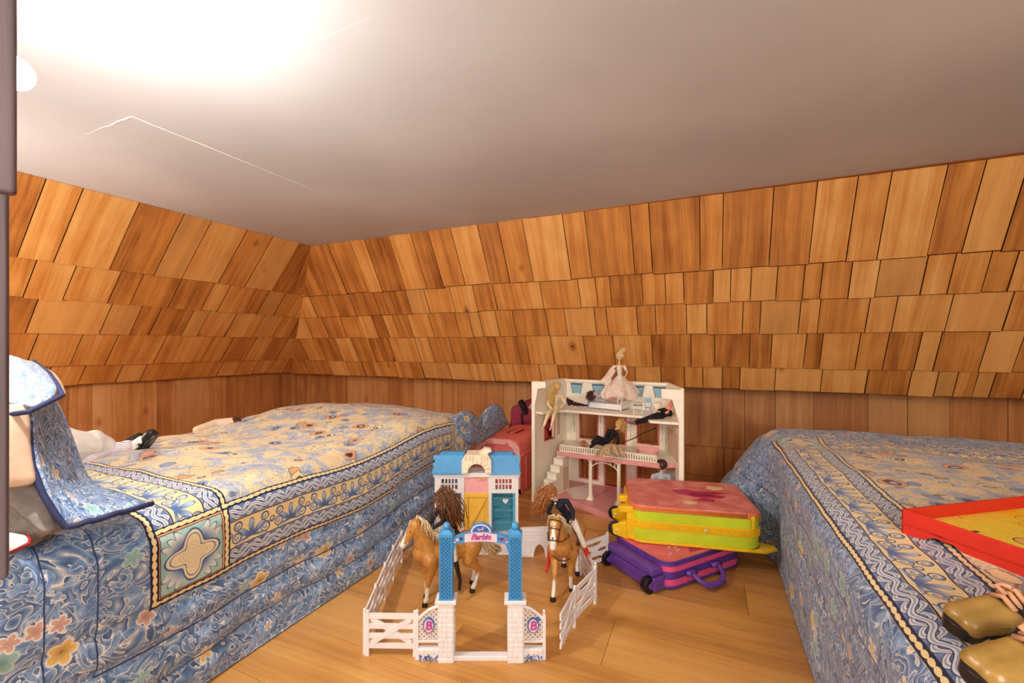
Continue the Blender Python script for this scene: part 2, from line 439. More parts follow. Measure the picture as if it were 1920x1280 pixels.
# ------------------------------------------------------------------ bedspread print
NAVY = rgb(28, 34, 66); CREAM = rgb(243, 218, 160); PALE = rgb(206, 216, 228); BLUE = rgb(100, 134, 182); DEEP = rgb(60, 90, 142)
TEAL = rgb(146, 190, 186); ORANGE = rgb(232, 158, 100); YELLOW = rgb(240, 196, 104); WHITE = rgb(244, 240, 230)
def drop_print(m, vec):
    """blue leaf-and-flower cloth: returns a colour socket"""
    x, y, z = m.xyz(vec)
    mott = m.noise(vec, 44, 5, .7)
    base = m.ramp(mott, [(.28, DEEP), (.42, BLUE), (.56, rgb(136, 168, 206)), (.72, PALE)])
    w1 = m.noise(vec, 13, 2, .5, 1.5); w2 = m.noise(m.vec(x+3.3, y-1.7, 0), 20, 1, .5, 1.8)
    saw = (w1*9.0).frac(); zone = w2.step(.40, .50)
    lf = m.ramp(saw, [(0.0, rgb(60, 84, 128)), (.4, rgb(96, 128, 172)), (.80, rgb(150, 172, 200)), (.93, rgb(216, 206, 190)), (.97, rgb(244, 240, 230))])
    base = m.mix(zone*.9, base, lf)
    ln = (w2-.43).abs(); base = m.mix((1-ln.step(.004, .012))*.85, base, WHITE)
    vn = ((w2*38.0).sin()).abs(); base = m.mix((1-vn.step(.03, .16))*(1-zone)*.7, base, PALE)
    for sc, off, pal, thr in ((11.0, 0.0, YELLOW, .66), (11.5, 5.2, TEAL, .62), (15.0, 9.1, rgb(214, 170, 150), .72)):
        v = m.voro(m.vec(x+off, y+off*.37, 0), sc)
        d = m.val(v.outputs['Distance']); rc = m.xyz(v.outputs['Color'])
        px, py, pz = m.xyz(v.outputs['Position'])
        ang = ((y+off*.37)-py).atan2((x+off)-px) if False else (y+off*.37-py*(1.0)).atan2(x+off-px)
        pet = (ang*2.5 + rc[1]*6.0).cos().abs()*.10 + .17
        ins = (pet - d).step(0.0, .02)*rc[0].gt(thr)
        edge = (1-(pet-d).abs().step(.012, .035))*rc[0].gt(thr)
        shade = m.mix(d.step(.02, .2), tuple(q*.62 for q in pal[:3])+(1,), pal)
        base = m.mix(ins*.92, base, shade); base = m.mix(edge*.8, base, WHITE if pal != TEAL else rgb(196, 216, 206))
        base = m.mix((1-d.step(.03, .05))*rc[0].gt(thr)*.8, base, rgb(170, 104, 60) if pal != TEAL else rgb(90, 134, 140))
    return base
def field_print(m, vec):
    """cream and blue poppy print of the middle of the spread"""
    x, y, z = m.xyz(vec)
    big = m.noise(vec, 12, 3, .6, 1.2); fine = m.noise(vec, 38, 3)
    base = m.mix(big.step(.46, .58), rgb(240, 214, 156), rgb(164, 178, 200))
    base = m.mix(big.step(.60, .70)*fine.step(.35, .6), base, BLUE)
    base = m.mix((1-big.step(.30, .42))*.7, base, rgb(240, 196, 140))
    wl = m.noise(m.vec(x+7.7, y+1.1, 0), 19, 2, .5, 1.6)
    l = (wl*46.0).sin().abs(); base = m.mix((1-l.step(.03, .25))*.9, base, rgb(62, 76, 112))
    w3 = (m.noise(m.vec(x-2.1, y+6.4, 0), 34, 2, .5, 1.4)*30.0).sin().abs(); base = m.mix((1-w3.step(.03, .2))*.55*big.gt(.44), base, rgb(70, 88, 130))
    sw2 = (wl*8.0).frac(); base = m.mix(sw2.step(.55, 1.0)*.45, base, rgb(250, 236, 200)); base = m.mix((1-sw2.step(.0, .35))*.35, base, rgb(96, 112, 150))
    l2 = ((wl*42.0).sin()-.72).abs(); base = m.mix((1-l2.step(.05, .18))*.5, base, WHITE)
    wv = m.vec(x+fine*.02, y+big*.05, 0); X, Y, Z = m.xyz(wv)
    for sc, off, thr, pal in ((9.5, 0.0, .30, ORANGE), (12.0, 4.3, .42, CREAM), (13.0, 8.8, .62, rgb(120, 150, 196))):
        v = m.voro(m.vec(X+off, Y-off, 0), sc); d = m.val(v.outputs['Distance']); rc = m.xyz(v.outputs['Color'])
        on = rc[0].gt(thr)
        base = m.mix((1-d.step(.26, .29))*on*.95, base, pal)
        base = m.mix((1-(d-.285).abs().step(.008, .025))*on*.7, base, rgb(70, 74, 96))
        base = m.mix((1-d.step(.15, .19))*on*.95, base, rgb(30, 32, 54))
        base = m.mix((1-d.step(.075, .10))*on*.9, base, rgb(190, 200, 214))
    return base
def bead_line(m, base, a, c, along, hw):
    base = m.mix(((a-c).abs()).lt(hw), base, NAVY)
    wob = (along*(2*math.pi/.034)).sin().abs().pw(.6)*.0035 + .0012
    return m.mix(((a-c).abs()).lt(wob), base, CREAM)
def guilloche(m, base, a, lo, hi, along, sh=0.0):
    c = (lo+hi)/2; w = (hi-lo)/2; on = ((a-c).abs()).lt(w)
    col = m.mix(m.noise(m.vec(a, along, 0), 60, 2).step(.3, .7), rgb(74, 100, 150), rgb(120, 146, 190))
    for k, am in ((0.0, .72), (math.pi, .72), (math.pi/2, .4)):
        s = (along*(2*math.pi/.062)+k+sh).sin()*(w*am)
        d = (a-c-s).abs()
        col = m.mix(d.lt(.0062), col, rgb(48, 58, 96)); col = m.mix(d.lt(.0045), col, rgb(214, 216, 216)); col = m.mix(d.lt(.0012), col, rgb(140, 156, 188))
    return m.mix(on, base, col)
def palmettes(m, base, a, lo, hi, along):
    c = (lo+hi)/2; w = (hi-lo)/2; on = ((a-c).abs()).lt(w)
    col = CREAM
    per = .118; f = ((along/per).frac()-.5)*per; q = a-(hi-.012)
    r = (f*f + q*q).sqrt(); th = f.atan2(q*-1.0)
    pet = (th*3.5).cos().abs().pw(1.3)*.034 + .012
    up = th.abs().lt(1.75)
    ins = (pet-r).step(0.0, .003)*up
    col = m.mix(ins, col, m.mix(r.step(.010, .042), rgb(74, 106, 160), rgb(176, 198, 222)))
    col = m.mix((1-(pet-r).abs().step(.0008, .002))*up, col, rgb(50, 62, 104))
    g = (((along/per)+.5).frac()-.5)*per
    for ox, oy, rr in ((.020, .012, .0125), (-.020, .012, .0125), (.022, -.016, .0105), (-.022, -.016, .0105), (0.0, .0, .007)):
        e = g-ox; h = (a-c)-oy; rad = (e*e+h*h).sqrt(); an = h.atan2(e)
        sp = ((rad*(6.283/.0085)) - an).sin()
        inn = rad.lt(rr)
        col = m.mix(inn*sp.gt(.1), col, rgb(120, 150, 192)); col = m.mix((1-(rad-rr).abs().step(.0008, .0018)), col, rgb(60, 76, 116))
    lf = m.noise(m.vec(a, along, 0), 55, 2, .5, 2.0); l = (lf*30.0).sin().abs()
    col = m.mix((1-l.step(.04, .22))*.5*((a-c).abs().gt(w*.15)), col, rgb(92, 118, 164))
    return m.mix(on, base, col)
def spread_material(name, uc, wi, vc, hl):
    m = Sh(name, .5, .3); vec = m.coord('UV'); u, v, z = m.xyz(vec)
    W = .172
    wv = m.noise(vec, 14, 2); u_ = u + (wv-.5)*.006; v_ = v + (wv-.5)*.006
    au = (u_-uc).abs()-wi; av = (v_-vc).abs()-hl
    a = au.max(av); ins = a.lt(0.0); side = au.gt(av)
    along = v*side + u*(1-side)
    col = m.mix(ins, drop_print(m, vec), field_print(m, vec))
    band = a.gt(0.0)*a.lt(W)
    bc = guilloche(m, CREAM, a, .016, .050, along)
    bc = palmettes(m, bc, a, .050, .120, along)
    bc = guilloche(m, bc, a, .120, .155, along, .9)
    for c in (.052, .118): bc = m.mix((a-c).abs().lt(.0014), bc, NAVY)
    # corner squares
    p = au-.086; q = av-.086; r = (p*p+q*q).sqrt(); th = q.atan2(p); mx = p.abs().max(q.abs())
    corner = au.min(av).gt(0.0)*a.lt(W)
    k = m.mix(m.noise(vec, 40, 2).step(.3, .7), TEAL, rgb(176, 206, 196))
    fan = ((th*12.0).cos().abs()*.016+.058)*1.0; diag = (th*2.0).sin().abs().gt(.72)
    k = m.mix((fan-r).step(0.0, .003)*diag, k, m.mix(r.step(.03, .07), rgb(70, 110, 164), rgb(216, 222, 214)))
    k = m.mix((1-(fan-r).abs().step(.0008, .0022))*diag, k, rgb(70, 96, 128))
    qf = (th*4.0).cos()*.012+.046
    k = m.mix((qf-r).step(0.0, .002), k, rgb(228, 212, 170)); k = m.mix((1-(qf-r).abs().step(.0012, .003)), k, rgb(62, 90, 140))
    k = m.mix((1-((qf-.010)-r).abs().step(.0008, .002)), k, rgb(90, 118, 160))
    sw = ((r*420.0)-(th*4.0).cos()*3.0).sin(); k = m.mix((1-sw.abs().step(.06, .3))*r.lt(.03)*.8, k, rgb(120, 110, 100))
    k = m.mix(mx.gt(.0655), k, NAVY); k = m.mix((mx-.069).abs().lt(.0018), k, ORANGE)
    k = m.mix(mx.gt(.0705), k, NAVY)
    wob = ((u+v)*(6.283/.034)).sin().abs()*.0025+.0016
    k = m.mix((mx-.0775).abs().lt(wob+.001), k, CREAM)
    bc = m.mix(corner, bc, k)
    bc = bead_line(m, bc, a, .008, along, .0085); bc = bead_line(m, bc, a, .163, along, .0085)
    for c in (.258, .335): col = m.mix((a-c).abs().lt(.0014), col, rgb(54, 70, 110))
    col = m.mix(band, col, bc)
    m.color(col); m.bump(m.noise(vec, 160, 2)*.5 + m.noise(vec, 22, 2), .28, .003)
    m.b.inputs['Sheen Weight'].default_value = .15
    return m.mat
def sm(x, a, b):
    t = max(0.0, min(1.0, (x-a)/(b-a))); return t*t*(3-2*t)
def drape(name, mat, parent, x0, x1, y0, y1, r, hf, over, res, seams, flare=None, seed=0, sides=(1, 1, 1, 1)):
    """cloth laid over a box: flat (u, v) sheet bent over a rounded edge and hanging to the floor"""
    ix0, ix1, iy0, iy1 = x0+r, x1-r, y0+r, y1-r
    us = [ix0-over*sides[0] + i*(ix1-ix0+over*(sides[0]+sides[1]))/round((ix1-ix0+over*(sides[0]+sides[1]))/res) for i in range(round((ix1-ix0+over*(sides[0]+sides[1]))/res)+1)]
    vs_ = [iy0-over*sides[2] + i*(iy1-iy0+over*(sides[2]+sides[3]))/round((iy1-iy0+over*(sides[2]+sides[3]))/res) for i in range(round((iy1-iy0+over*(sides[2]+sides[3]))/res)+1)]
    V = []; UV = []
    for v in vs_:
        for u in us:
            qx, qy = min(max(u, ix0), ix1), min(max(v, iy0), iy1)
            dx, dy = u-qx, v-qy; d = math.hypot(dx, dy); h = hf(qx, qy)
            arc = r*math.pi/2; cor = min(1, 2*min(abs(dx), abs(dy))/(d+1e-6)) if d > 0 else 0
            d = min(d, arc + h - r - .004)
            if d > 0: nx, ny = dx/math.hypot(dx, dy), dy/math.hypot(dx, dy)
            else: nx = ny = 0
            if d < arc: t = d/r; out, dn = r*math.sin(t), r*(1-math.cos(t))
            else: out, dn = r, r + d - arc
            k = dn/h
            lump = noise.noise(Vector((u*5+seed, v*5, seed)))*.012 + noise.noise(Vector((u*14, v*14+seed, 3)))*.005
            g = 0
            for s0, dep in seams: g -= dep*math.exp(-((d-s0)/.014)**2)
            puff = sum(0 for _ in ())
            per = (v if abs(dx) > abs(dy) else u)
            fold = math.sin(per*38+seed)*.004*k + noise.noise(Vector((per*4, d*6, seed+9)))*.022*k*(1-.4*k) + cor*k*.03*math.sin(math.atan2(dy, dx)*14)
            fl = flare(qx, qy, nx, ny)*dn if flare else 0
            fade = 1-sm(k, .86, 1.0)
            o2 = out + (fold + g)*fade*(1 if d > arc*.4 else d/(arc*.4)) + fl
            z = h - dn + (lump if d < arc else 0)*(1-d/arc if d < arc else 0) + (g if d < arc*.6 else 0)
            V.append((qx+nx*o2, qy+ny*o2, max(z, .004))); UV.append((u, v))
    nu, nv = len(us), len(vs_); F = [(j*nu+i, j*nu+i+1, (j+1)*nu+i+1, (j+1)*nu+i) for j in range(nv-1) for i in range(nu-1)]
    me = bpy.data.meshes.new(name); me.from_pydata(V, [], F); me.materials.append(mat)
    ul = me.uv_layers.new(name='UVMap')
    for p in me.polygons:
        p.use_smooth = True
        for li in p.loop_indices: ul.data[li].uv = UV[me.loops[li].vertex_index]
    me.update(); return link(name, me, parent)
def uvgrid(name, G, UV, mat, parent=None, thick=0, kind=None, sub=0):
    """cloth from a grid of points"""
    nu = len(G[0]); V = [tuple(p) for r_ in G for p in r_]; U = [q for r_ in UV for q in r_]
    F = [(j*nu+i, j*nu+i+1, (j+1)*nu+i+1, (j+1)*nu+i) for j in range(len(G)-1) for i in range(nu-1)]
    me = bpy.data.meshes.new(name); me.from_pydata(V, [], F); me.materials.append(mat)
    ul = me.uv_layers.new(name='UVMap')
    for p in me.polygons:
        p.use_smooth = True
        for li in p.loop_indices: ul.data[li].uv = U[me.loops[li].vertex_index]
    me.update(); o = link(name, me, parent)
    if thick: s = o.modifiers.new('t', 'SOLIDIFY'); s.thickness = thick; s.offset = 0
    if sub: s = o.modifiers.new('s', 'SUBSURF'); s.levels = sub; s.render_levels = sub
    return o

# left bed
M['spreadL'] = spread_material('blue_floral_spread_left', -1.57, .4825, 1.23, .52)
M['spreadR'] = spread_material('blue_floral_spread_right', .87, .4625, .83, 1.04)
bed = thing('bed', 'low bed on the left under a blue floral bedspread, a cushion propped on it', 'bed', (-1.57, .98, 0), 0, 'two floral covered beds')
def in_bed(o, B): o.location = (-B.location.x, -B.location.y, 0)
def hL(x, y):
    return .437 + .05*sm(y, 1.05, 1.7)*(1-.25*sm(x, -1.6, -1.1)) + .012*math.sin((x+2.05)*3.3) - .012*sm(y, 1.75, 1.9) + .006*math.sin(y*9)
o = drape('bedspread', M['spreadL'], bed, -2.05, -1.085, .0, 1.96, .07, hL, .56, .0125, [(.075, .006), (.245, .010), (.325, .018), (.405, .016)], None, 1.0); in_bed(o, bed)
q = MB(); q.box(-2.0, -1.13, .05, 1.9, .03, .36); o = q.build('mattress', M['paint'], bed, bevel=.03); in_bed(o, bed)
# cloth gathered up at the far corner
M['cloth_print'] = None
m_ = Sh('blue_leaf_cloth', .55, .3); m_.color(drop_print(m_, m_.coord('UV'))); M['cloth_print'] = m_.mat
TOPC = [(852, 778, 2.12), (870, 769, 2.2), (884, 772, 2.25), (897, 785, 2.32), (905, 774, 2.4), (914, 764, 2.45), (926, 757, 2.5), (937, 760, 2.55), (944, 772, 2.6), (951, 789, 2.65)]
BOTC = [(858, 812, 2.10), (872, 826, 2.13), (884, 832, 2.18), (896, 832, 2.27), (908, 826, 2.36), (920, 819, 2.44), (931, 811, 2.52), (940, 804, 2.60), (947, 799, 2.65), (952, 795, 2.69)]
G = []; UV = []
for j in range(13):
    gv = j/12; row = []; ur = []
    for i in range(37):
        gu = i/36*9; k = min(8, int(gu)); fr = gu-k
        a_ = P(*TOPC[k]).lerp(P(*TOPC[k+1]), fr); c_ = P(*BOTC[k]).lerp(P(*BOTC[k+1]), fr); p = a_.lerp(c_, gv)
        s_ = math.sin(math.pi*gv); p = p + Vector((.012, -.03, .012))*s_ + Vector((.3, -.8, .4))*(.004*math.sin(i*.7+gv*2.5)*(.3+s_) + .006*noise.noise(Vector((i*.35, gv*4, 2))))
        row.append(p); ur.append((i*.013+2.37, .22*gv+.9))
    G.append(row); UV.append(ur)
G.insert(0, [p + Vector((-.01, .07, -.06)) for p in G[0]]); UV.insert(0, [(u_, -.05) for u_, v_ in UV[0]])
o = uvgrid('gathered_corner', G, UV, M['cloth_print'], bed, .004); in_bed(o, bed)

bed2 = thing('bed', 'low bed on the right under a blue floral bedspread that holds a red tray', 'bed', (.72, 1.28, 0), 0, 'two floral covered beds')
def hR(x, y): return .432 + .010*math.sin((x-.23)*3.2) + .012*sm(y, 1.9, 2.15)
def flR(x, y, nx, ny): return (.62*sm(y, 1.85, 2.2)*max(0, -nx) + .12*max(0, ny))
o = drape('bedspread', M['spreadR'], bed2, .235, 1.21, .26, 2.27, .07, hR, .56, .0125, [(.068, .003), (.25, .006)], flR, 4.0); in_bed(o, bed2)
q = MB(); q.box(.29, 1.16, .32, 2.2, .03, .36); o = q.build('mattress', M['paint'], bed2, bevel=.03); in_bed(o, bed2)

# ------------------------------------------------------------------ bare bulb hanging from the ceiling
bl = thing('light_bulb', 'bare glowing round bulb hanging near the ceiling behind the grey door edge', 'light bulb', (BULB.x, BULB.y, BULB.z))
gm = Sh('lit_glass', .3); gm.color(rgb(255, 250, 240)); gm.b.inputs['Emission Color'].default_value = (1, .955, .90, 1); gm.b.inputs['Emission Strength'].default_value = 1000
q = MB(); q.ball((0, 0, 0), .0257, 24); gl = q.build('glass', gm.mat, bl, smooth=True)
rt = Vector((math.cos(R(24)), math.sin(R(24)), 0))
q = MB(); q.cyl(-rt*.022, -rt*.070, .014, .017, 20); q.build('socket', M['paint'], bl, smooth=True, bevel=.002)
q = MB(); q.tube([-rt*.07, -rt*.085+Vector((0, 0, .01)), -rt*.09+Vector((0, 0, .05)), -rt*.09+Vector((0, 0, ZT-BULB.z))], .003, 8); q.build('cord', M['paint'], bl, smooth=True)
# ------------------------------------------------------------------ things on the left bed
M['beige'] = plain('beige_cotton', rgb(226, 196, 168), .8, .05, 60, .2)
M['greycloth'] = plain('grey_fleece', rgb(150, 140, 132), .9, .12, 60, .4)
M['whitecloth'] = plain('white_cotton', rgb(240, 232, 224), .8, .04, 50, .2)
M['redcloth'] = plain('red_trim', rgb(150, 30, 40), .7)
M['brownknit'] = plain('dark_brown_knit', rgb(66, 34, 28), .8)
M['navycloth'] = plain('navy_piping', rgb(44, 52, 92), .7, .08, 80, .3)
def grid_px(rows, ncol, bulge, uvs):
    """rows of edge points -> bulging patch"""
    G = []; UV = []
    for j, (a, c) in enumerate(rows):
        A, Bq = P(*a), P(*c); row = []; ur = []
        for i in range(ncol+1):
            t = i/ncol; p = A.lerp(Bq, t); s = math.sin(math.pi*t)*math.sin(math.pi*(j+.6)/(len(rows)+.4))
            p = p + bulge*s + Vector((1, 1, 1))*(.004*noise.noise(Vector((i*.7, j*.9, 5))))
            row.append(p); ur.append((uvs[0]+t*uvs[2], uvs[1]-j*uvs[3]))
        G.append(row); UV.append(ur)
    return G, UV
cu = thing('cushion', 'blue floral cushion with navy piping propped up on the left bed, its corner folded over', 'cushion', P(110, 990, .85))
def at0(o, r): o.location = -r.location
rows = [((56, 745, .80), (96, 735, .95)), ((54, 790, .80), (121, 785, .97)), ((55, 830, .795), (141, 832, 1.0)), ((60, 872, .79), (157, 880, 1.02)),
        ((80, 925, .785), (172, 912, 1.0)), ((100, 958, .785), (215, 922, .98)), ((120, 990, .79), (285, 944, .917))]
G, UV = grid_px(rows, 12, Vector((.045, -.03, .01)), (.3, .9, .3, .055))
at0(uvgrid('front_panel', G, UV, M['cloth_print'], cu, .012, sub=1), cu)
rows2 = [((-40, 765, .76), (57, 752, .80)), ((-40, 790, .75), (55, 790, .80)), ((-40, 830, .74), (56, 830, .795)), ((-40, 872, .74), (61, 874, .79)), ((-30, 915, .75), (72, 908, .785))]
G2, UV2 = grid_px(rows2, 8, Vector((.02, -.03, 0)), (0, 0, .2, .05))
at0(uvgrid('back_panel', G2, UV2, M['beige'], cu, .012, sub=1), cu)
rows3 = [((-60, 690, .95), (62, 677, .98)), ((-60, 672, .92), (92, 700, .95)), ((-60, 690, .87), (108, 722, .90)), ((-60, 735, .81), (116, 740, .86)), ((-60, 778, .765), (56, 770, .79))]
G3, UV3 = grid_px(rows3, 12, Vector((.0, -.01, .035)), (.8, .2, .3, .05))
mw = Sh('lit_leaf_cloth', .6, .3); mw.color(mw.mix(.15, drop_print(mw, mw.coord('UV')), WHITE)); M['cloth_lit'] = mw.mat  # leaf print mixed towards white, painting in the bulb's glare on the flap
at0(uvgrid('folded_corner', G3, UV3, M['cloth_lit'], cu, .006, sub=1), cu)
q = MB(); q.tube([P(*r_[0]) for r_ in rows[1:-1]] + [G[-1][i] for i in range(13)], .0055, 8)
q.tube([P(62, 677, .98), P(92, 700, .95), P(108, 722, .90), P(117, 741, .86), P(90, 754, .82), P(52, 772, .783), P(10, 778, .77)], .0045, 8)
at0(q.build('piping', M['navycloth'], cu, smooth=True), cu)

gb = thing('grey_blanket', 'crumpled grey fleece bundle tucked under the cushion at the photo edge', 'blanket', P(50, 1000, .8))
caps = [(P(-20, 920, .80), .05, P(70, 985, .83), .03), (P(20, 905, .80), .03, P(100, 985, .81), .014), (P(-30, 960, .78), .045, P(60, 1000, .80), .022), (P(50, 930, .80), .02, P(90, 985, .80), .014)]
o = body('folds', caps, M['greycloth'], gb, .004, 3, jit=lambda c: Vector((0, 0, 1))*(.007*noise.noise(c*38)) + Vector((.7, -.7, 0))*(.008*math.sin(c.x*160+c.z*120))); at0(o, gb)
wc = thing('cloth', 'small white cloth with a red hem peeping out below the grey bundle', 'cloth', P(30, 1030, .74))
rows4 = [((-30, 1000, .76), (48, 1004, .77)), ((-30, 1018, .74), (56, 1012, .76)), ((-30, 1034, .73), (52, 1020, .75)), ((-30, 1044, .73), (20, 1036, .74))]
G4, UV4 = grid_px(rows4, 6, Vector((0, 0, .012)), (0, 0, .1, .02)); at0(uvgrid('sheet', G4, UV4, M['whitecloth'], wc, .004, sub=1), wc)
q = MB(); q.tube([r_[-1] for r_ in G4] + [G4[-1][i] for i in range(6, -1, -1)], .003, 6); at0(q.build('hem', M['redcloth'], wc, smooth=True), wc)

# large doll lying behind the cushion
mst = Sh('pink_stripe', .8); x, y, z = mst.xyz(mst.coord('Object')); st = (z*1100.0 + x*120.0).sin().step(-.2, .4)
mst.color(mst.mix(st, rgb(236, 226, 226), rgb(196, 176, 196))); M['stripe'] = mst.mat
M['blackleather'] = plain('black_leather', rgb(34, 30, 28), .3, .1, 90)
M['skin_big'] = plain('vinyl_skin', rgb(236, 186, 156), .45, .04)
M['steel'] = plain('buckle', rgb(220, 220, 220), .25)
ld = thing('doll', 'large doll lying on the left bed in white bloomers, white socks and black strap shoes', 'doll', P(120, 860, 1.35))
o = body('dress', [(P(90, 830, 1.28), .06, P(165, 838, 1.38), .045), (P(165, 832, 1.38), .045, P(196, 838, 1.42), .030), (P(150, 850, 1.38), .035, P(190, 850, 1.41), .02)], M['whitecloth'], ld, .004, 4, jit=lambda c: Vector((0, 0, .005*math.sin(c.x*70+c.y*50)))); at0(o, ld)
o = body('bloomer_leg', [(P(165, 858, 1.37), .028, P(195, 845, 1.42), .028), (P(195, 845, 1.42), .028, P(224, 840, 1.45), .021), (P(224, 840, 1.45), .021, P(237, 838, 1.455), .023)], M['stripe'], ld, .0025, 3); at0(o, ld)
o = body('sock', [(P(236, 838, 1.455), .020, P(252, 836, 1.47), .018), (P(252, 836, 1.47), .018, P(268, 826, 1.485), .019)], M['whitecloth'], ld, .0025, 3); at0(o, ld)
def strap_shoe(a, bq, up, w, parent, mat, sole_mat, off, wide=False):
    """shoe from heel point a to toe point bq; up points out of the foot opening"""
    a = Vector(a); bq = Vector(bq); d = (bq-a); L = d.length; d.normalize(); up = (up - d*up.dot(d)).normalized(); s = d.cross(up)
    Mx = Matrix(((d.x, s.x, up.x, a.x), (d.y, s.y, up.y, a.y), (d.z, s.z, up.z, a.z), (0, 0, 0, 1)))
    f = lambda x_, y_, z_: Mx @ Vector((x_*L, y_*w, z_*w))
    caps = [(f(.05, 0, .32), w*.36, f(.45, 0, .28), w*.36), (f(.45, 0, .26), w*.36, f(.86, 0, .2), w*.42), (f(.8, -.1, .18), w*.34, f(.9, .08, .18), w*.34)]
    if wide: caps = [(f(.10, e*.10, .24), w*.31, f(.50, e*.12, .20), w*.31) for e in (1, -1)] + [(f(.50, e*.12, .18), w*.31, f(.92, e*.15, .06), w*.27) for e in (1, -1)]
    o1 = body('upper', caps, mat, parent, w*.05, 16 if wide else 3); o1.location = off
    q = MB(); out = []
    for i in range(28):
        an = 2*math.pi*i/28; ex = math.cos(an); ey = math.sin(an); wid = .40+.10*ex
        out.append((.47+(.64 if wide else .58)*ex, wid*ey*(1.22 if wide else 1.05)))
    q.add([f(px_, py_, -.22) for px_, py_ in out] + [f(px_, py_, .06 if wide else -.04) for px_, py_ in out],
          [tuple(range(27, -1, -1)), tuple(range(28, 56))] + [(i, (i+1) % 28, 28+(i+1) % 28, 28+i) for i in range(28)])
    o2 = q.build('sole', sole_mat, parent, bevel=w*.03); o2.location = off
    return f
upv = (P(250, 838, 1.45)-P(290, 832, 1.47))
f = strap_shoe(P(256, 854, 1.47), P(292, 811, 1.50), upv, .046, ld, M['blackleather'], M['blackleather'], -ld.location)
q = MB(); q.tube([f(.42, -.44, .1), f(.40, -.36, .5), f(.40, 0, .68), f(.40, .36, .5), f(.42, .44, .1)], .0035, 8); at0(q.build('strap', M['blackleather'], ld, smooth=True), ld)
q = MB(); q.ball(f(.40, .42, .36), .005, 10); at0(q.build('buckle', M['steel'], ld, smooth=True), ld)
f = strap_shoe(P(240, 832, 1.56), P(266, 818, 1.60), upv, .036, ld, M['blackleather'], M['blackleather'], -ld.location)
o = body('head', [(P(40, 752, 1.16), .042), (P(45, 752, 1.13), .036)], M['skin_big'], ld, .004, 4); at0(o, ld)
o = body('torso', [(P(45, 790, 1.18), .045, P(95, 835, 1.28), .055)], M['whitecloth'], ld, .005, 3); at0(o, ld)
G5 = []; U5 = []
for j, (a, c) in enumerate([((66, 684, 1.06), (78, 688, 1.10)), ((78, 692, 1.06), (98, 694, 1.09)), ((94, 712, 1.06), (110, 706, 1.09)), ((108, 724, 1.06), (119, 722, 1.09)), ((122, 741, 1.06), (124, 739, 1.07))]):
    G5.append([P(*a).lerp(P(*c), t/3) for t in range(4)]); U5.append([(t/3, j/4) for t in range(4)])
at0(uvgrid('bonnet_ribbon', G5, U5, M['beige'], ld, .002, sub=1), ld)

so = thing('sock', 'cream stuffed sock with a dark toe at the far edge of the left bed', 'sock', P(400, 798, 1.95))
o = body('sock_leg', [(P(370, 806, 1.90), .018, P(405, 797, 1.97), .028), (P(405, 797, 1.97), .028, P(437, 791, 2.0), .022)], M['beige'], so, .004, 3); at0(o, so)
o = body('toe', [(P(441, 788, 2.0), .017, P(447, 788, 2.0), .012)], M['brownknit'], so, .003, 2); at0(o, so)

# ------------------------------------------------------------------ toy corral: gate, fences, stone wall, stable
M['toywhite'] = plain('white_plastic', rgb(240, 236, 236), .35, .02)
M['toyblue'] = plain('sky_blue_plastic', rgb(74, 154, 210), .35, .04)
M['toyblued'] = plain('deep_blue_plastic', rgb(34, 112, 180), .4, .05)
M['pink'] = plain('pink_plastic', rgb(246, 176, 178), .4, .04)
M['palepink'] = plain('pale_pink_label', rgb(248, 208, 220), .5, .03)
M['hotpink'] = plain('hot_pink_print', rgb(214, 82, 160), .5)
M['purpleprint'] = plain('purple_print', rgb(140, 72, 160), .5)
M['blueprint'] = plain('blue_print', rgb(36, 110, 186), .5)
M['flowerprint'] = plain('tiny_flower_print', rgb(130, 150, 214), .6, .4, 300)
M['yellow'] = plain('yellow_plastic', rgb(248, 196, 78), .4, .04)
M['brownwood'] = plain('groove_brown', rgb(170, 118, 40), .6)
M['teal'] = plain('teal_plastic', rgb(92, 172, 196), .35, .05)
M['cream'] = plain('cream_plastic', rgb(246, 232, 204), .4, .03)
M['darkprint'] = plain('dark_line_print', rgb(70, 50, 60), .6)
U = Vector((math.cos(R(24)), math.sin(R(24)), 0))
def stones(q, x0, x1, z0, z1, cols, rows, y, dep, rn, face='y'):
    """uneven stone relief on a plane"""
    hz = (z1-z0)/rows
    for r in range(rows):
        cuts = [0] + sorted((k+rn.uniform(-.28, .28))/cols for k in range(1, cols)) + [1]
        for k in range(cols):
            a = x0+(x1-x0)*cuts[k]+.0008; c = x0+(x1-x0)*cuts[k+1]-.0008; zz0 = z0+r*hz+.0008+rn.uniform(0, .001); zz1 = z0+(r+1)*hz-.0008-rn.uniform(0, .001)
            d = dep*rn.uniform(.7, 1.3); e = .0012
            if face == 'y':
                q.add([(a,y,zz0),(c,y,zz0),(c,y,zz1),(a,y,zz1),(a+e,y-d,zz0+e),(c-e,y-d,zz0+e),(c-e,y-d,zz1-e),(a+e,y-d,zz1-e)], [(4,5,6,7),(0,1,5,4),(1,2,6,5),(2,3,7,6),(3,0,4,7)])
            else:
                q.add([(y,a,zz0),(y,c,zz0),(y,c,zz1),(y,a,zz1),(y+d,a+e,zz0+e),(y+d,c-e,zz0+e),(y+d,c-e,zz1-e),(y+d,a+e,zz1-e)], [(4,5,6,7),(0,1,5,4),(1,2,6,5),(2,3,7,6),(3,0,4,7)])
gate = thing('toy_gate', 'white and blue toy arch gate standing on the floor in front of the horses', 'toy gate', (-.679, .926, 0), R(24))
rs = random.Random(11)
def ball_post(q, x, h, w=.008):
    q.box(x-w/2, x+w/2, -w/2, w/2, 0, h-.012); q.lathe([(w*.5, h-.013), (w*.3, h-.010), (w*.3, h-.008), (w*.5, h-.004), (w*.3, h), (0.0004, h+.001)], 12, Matrix.Translation((x, 0, 0)))
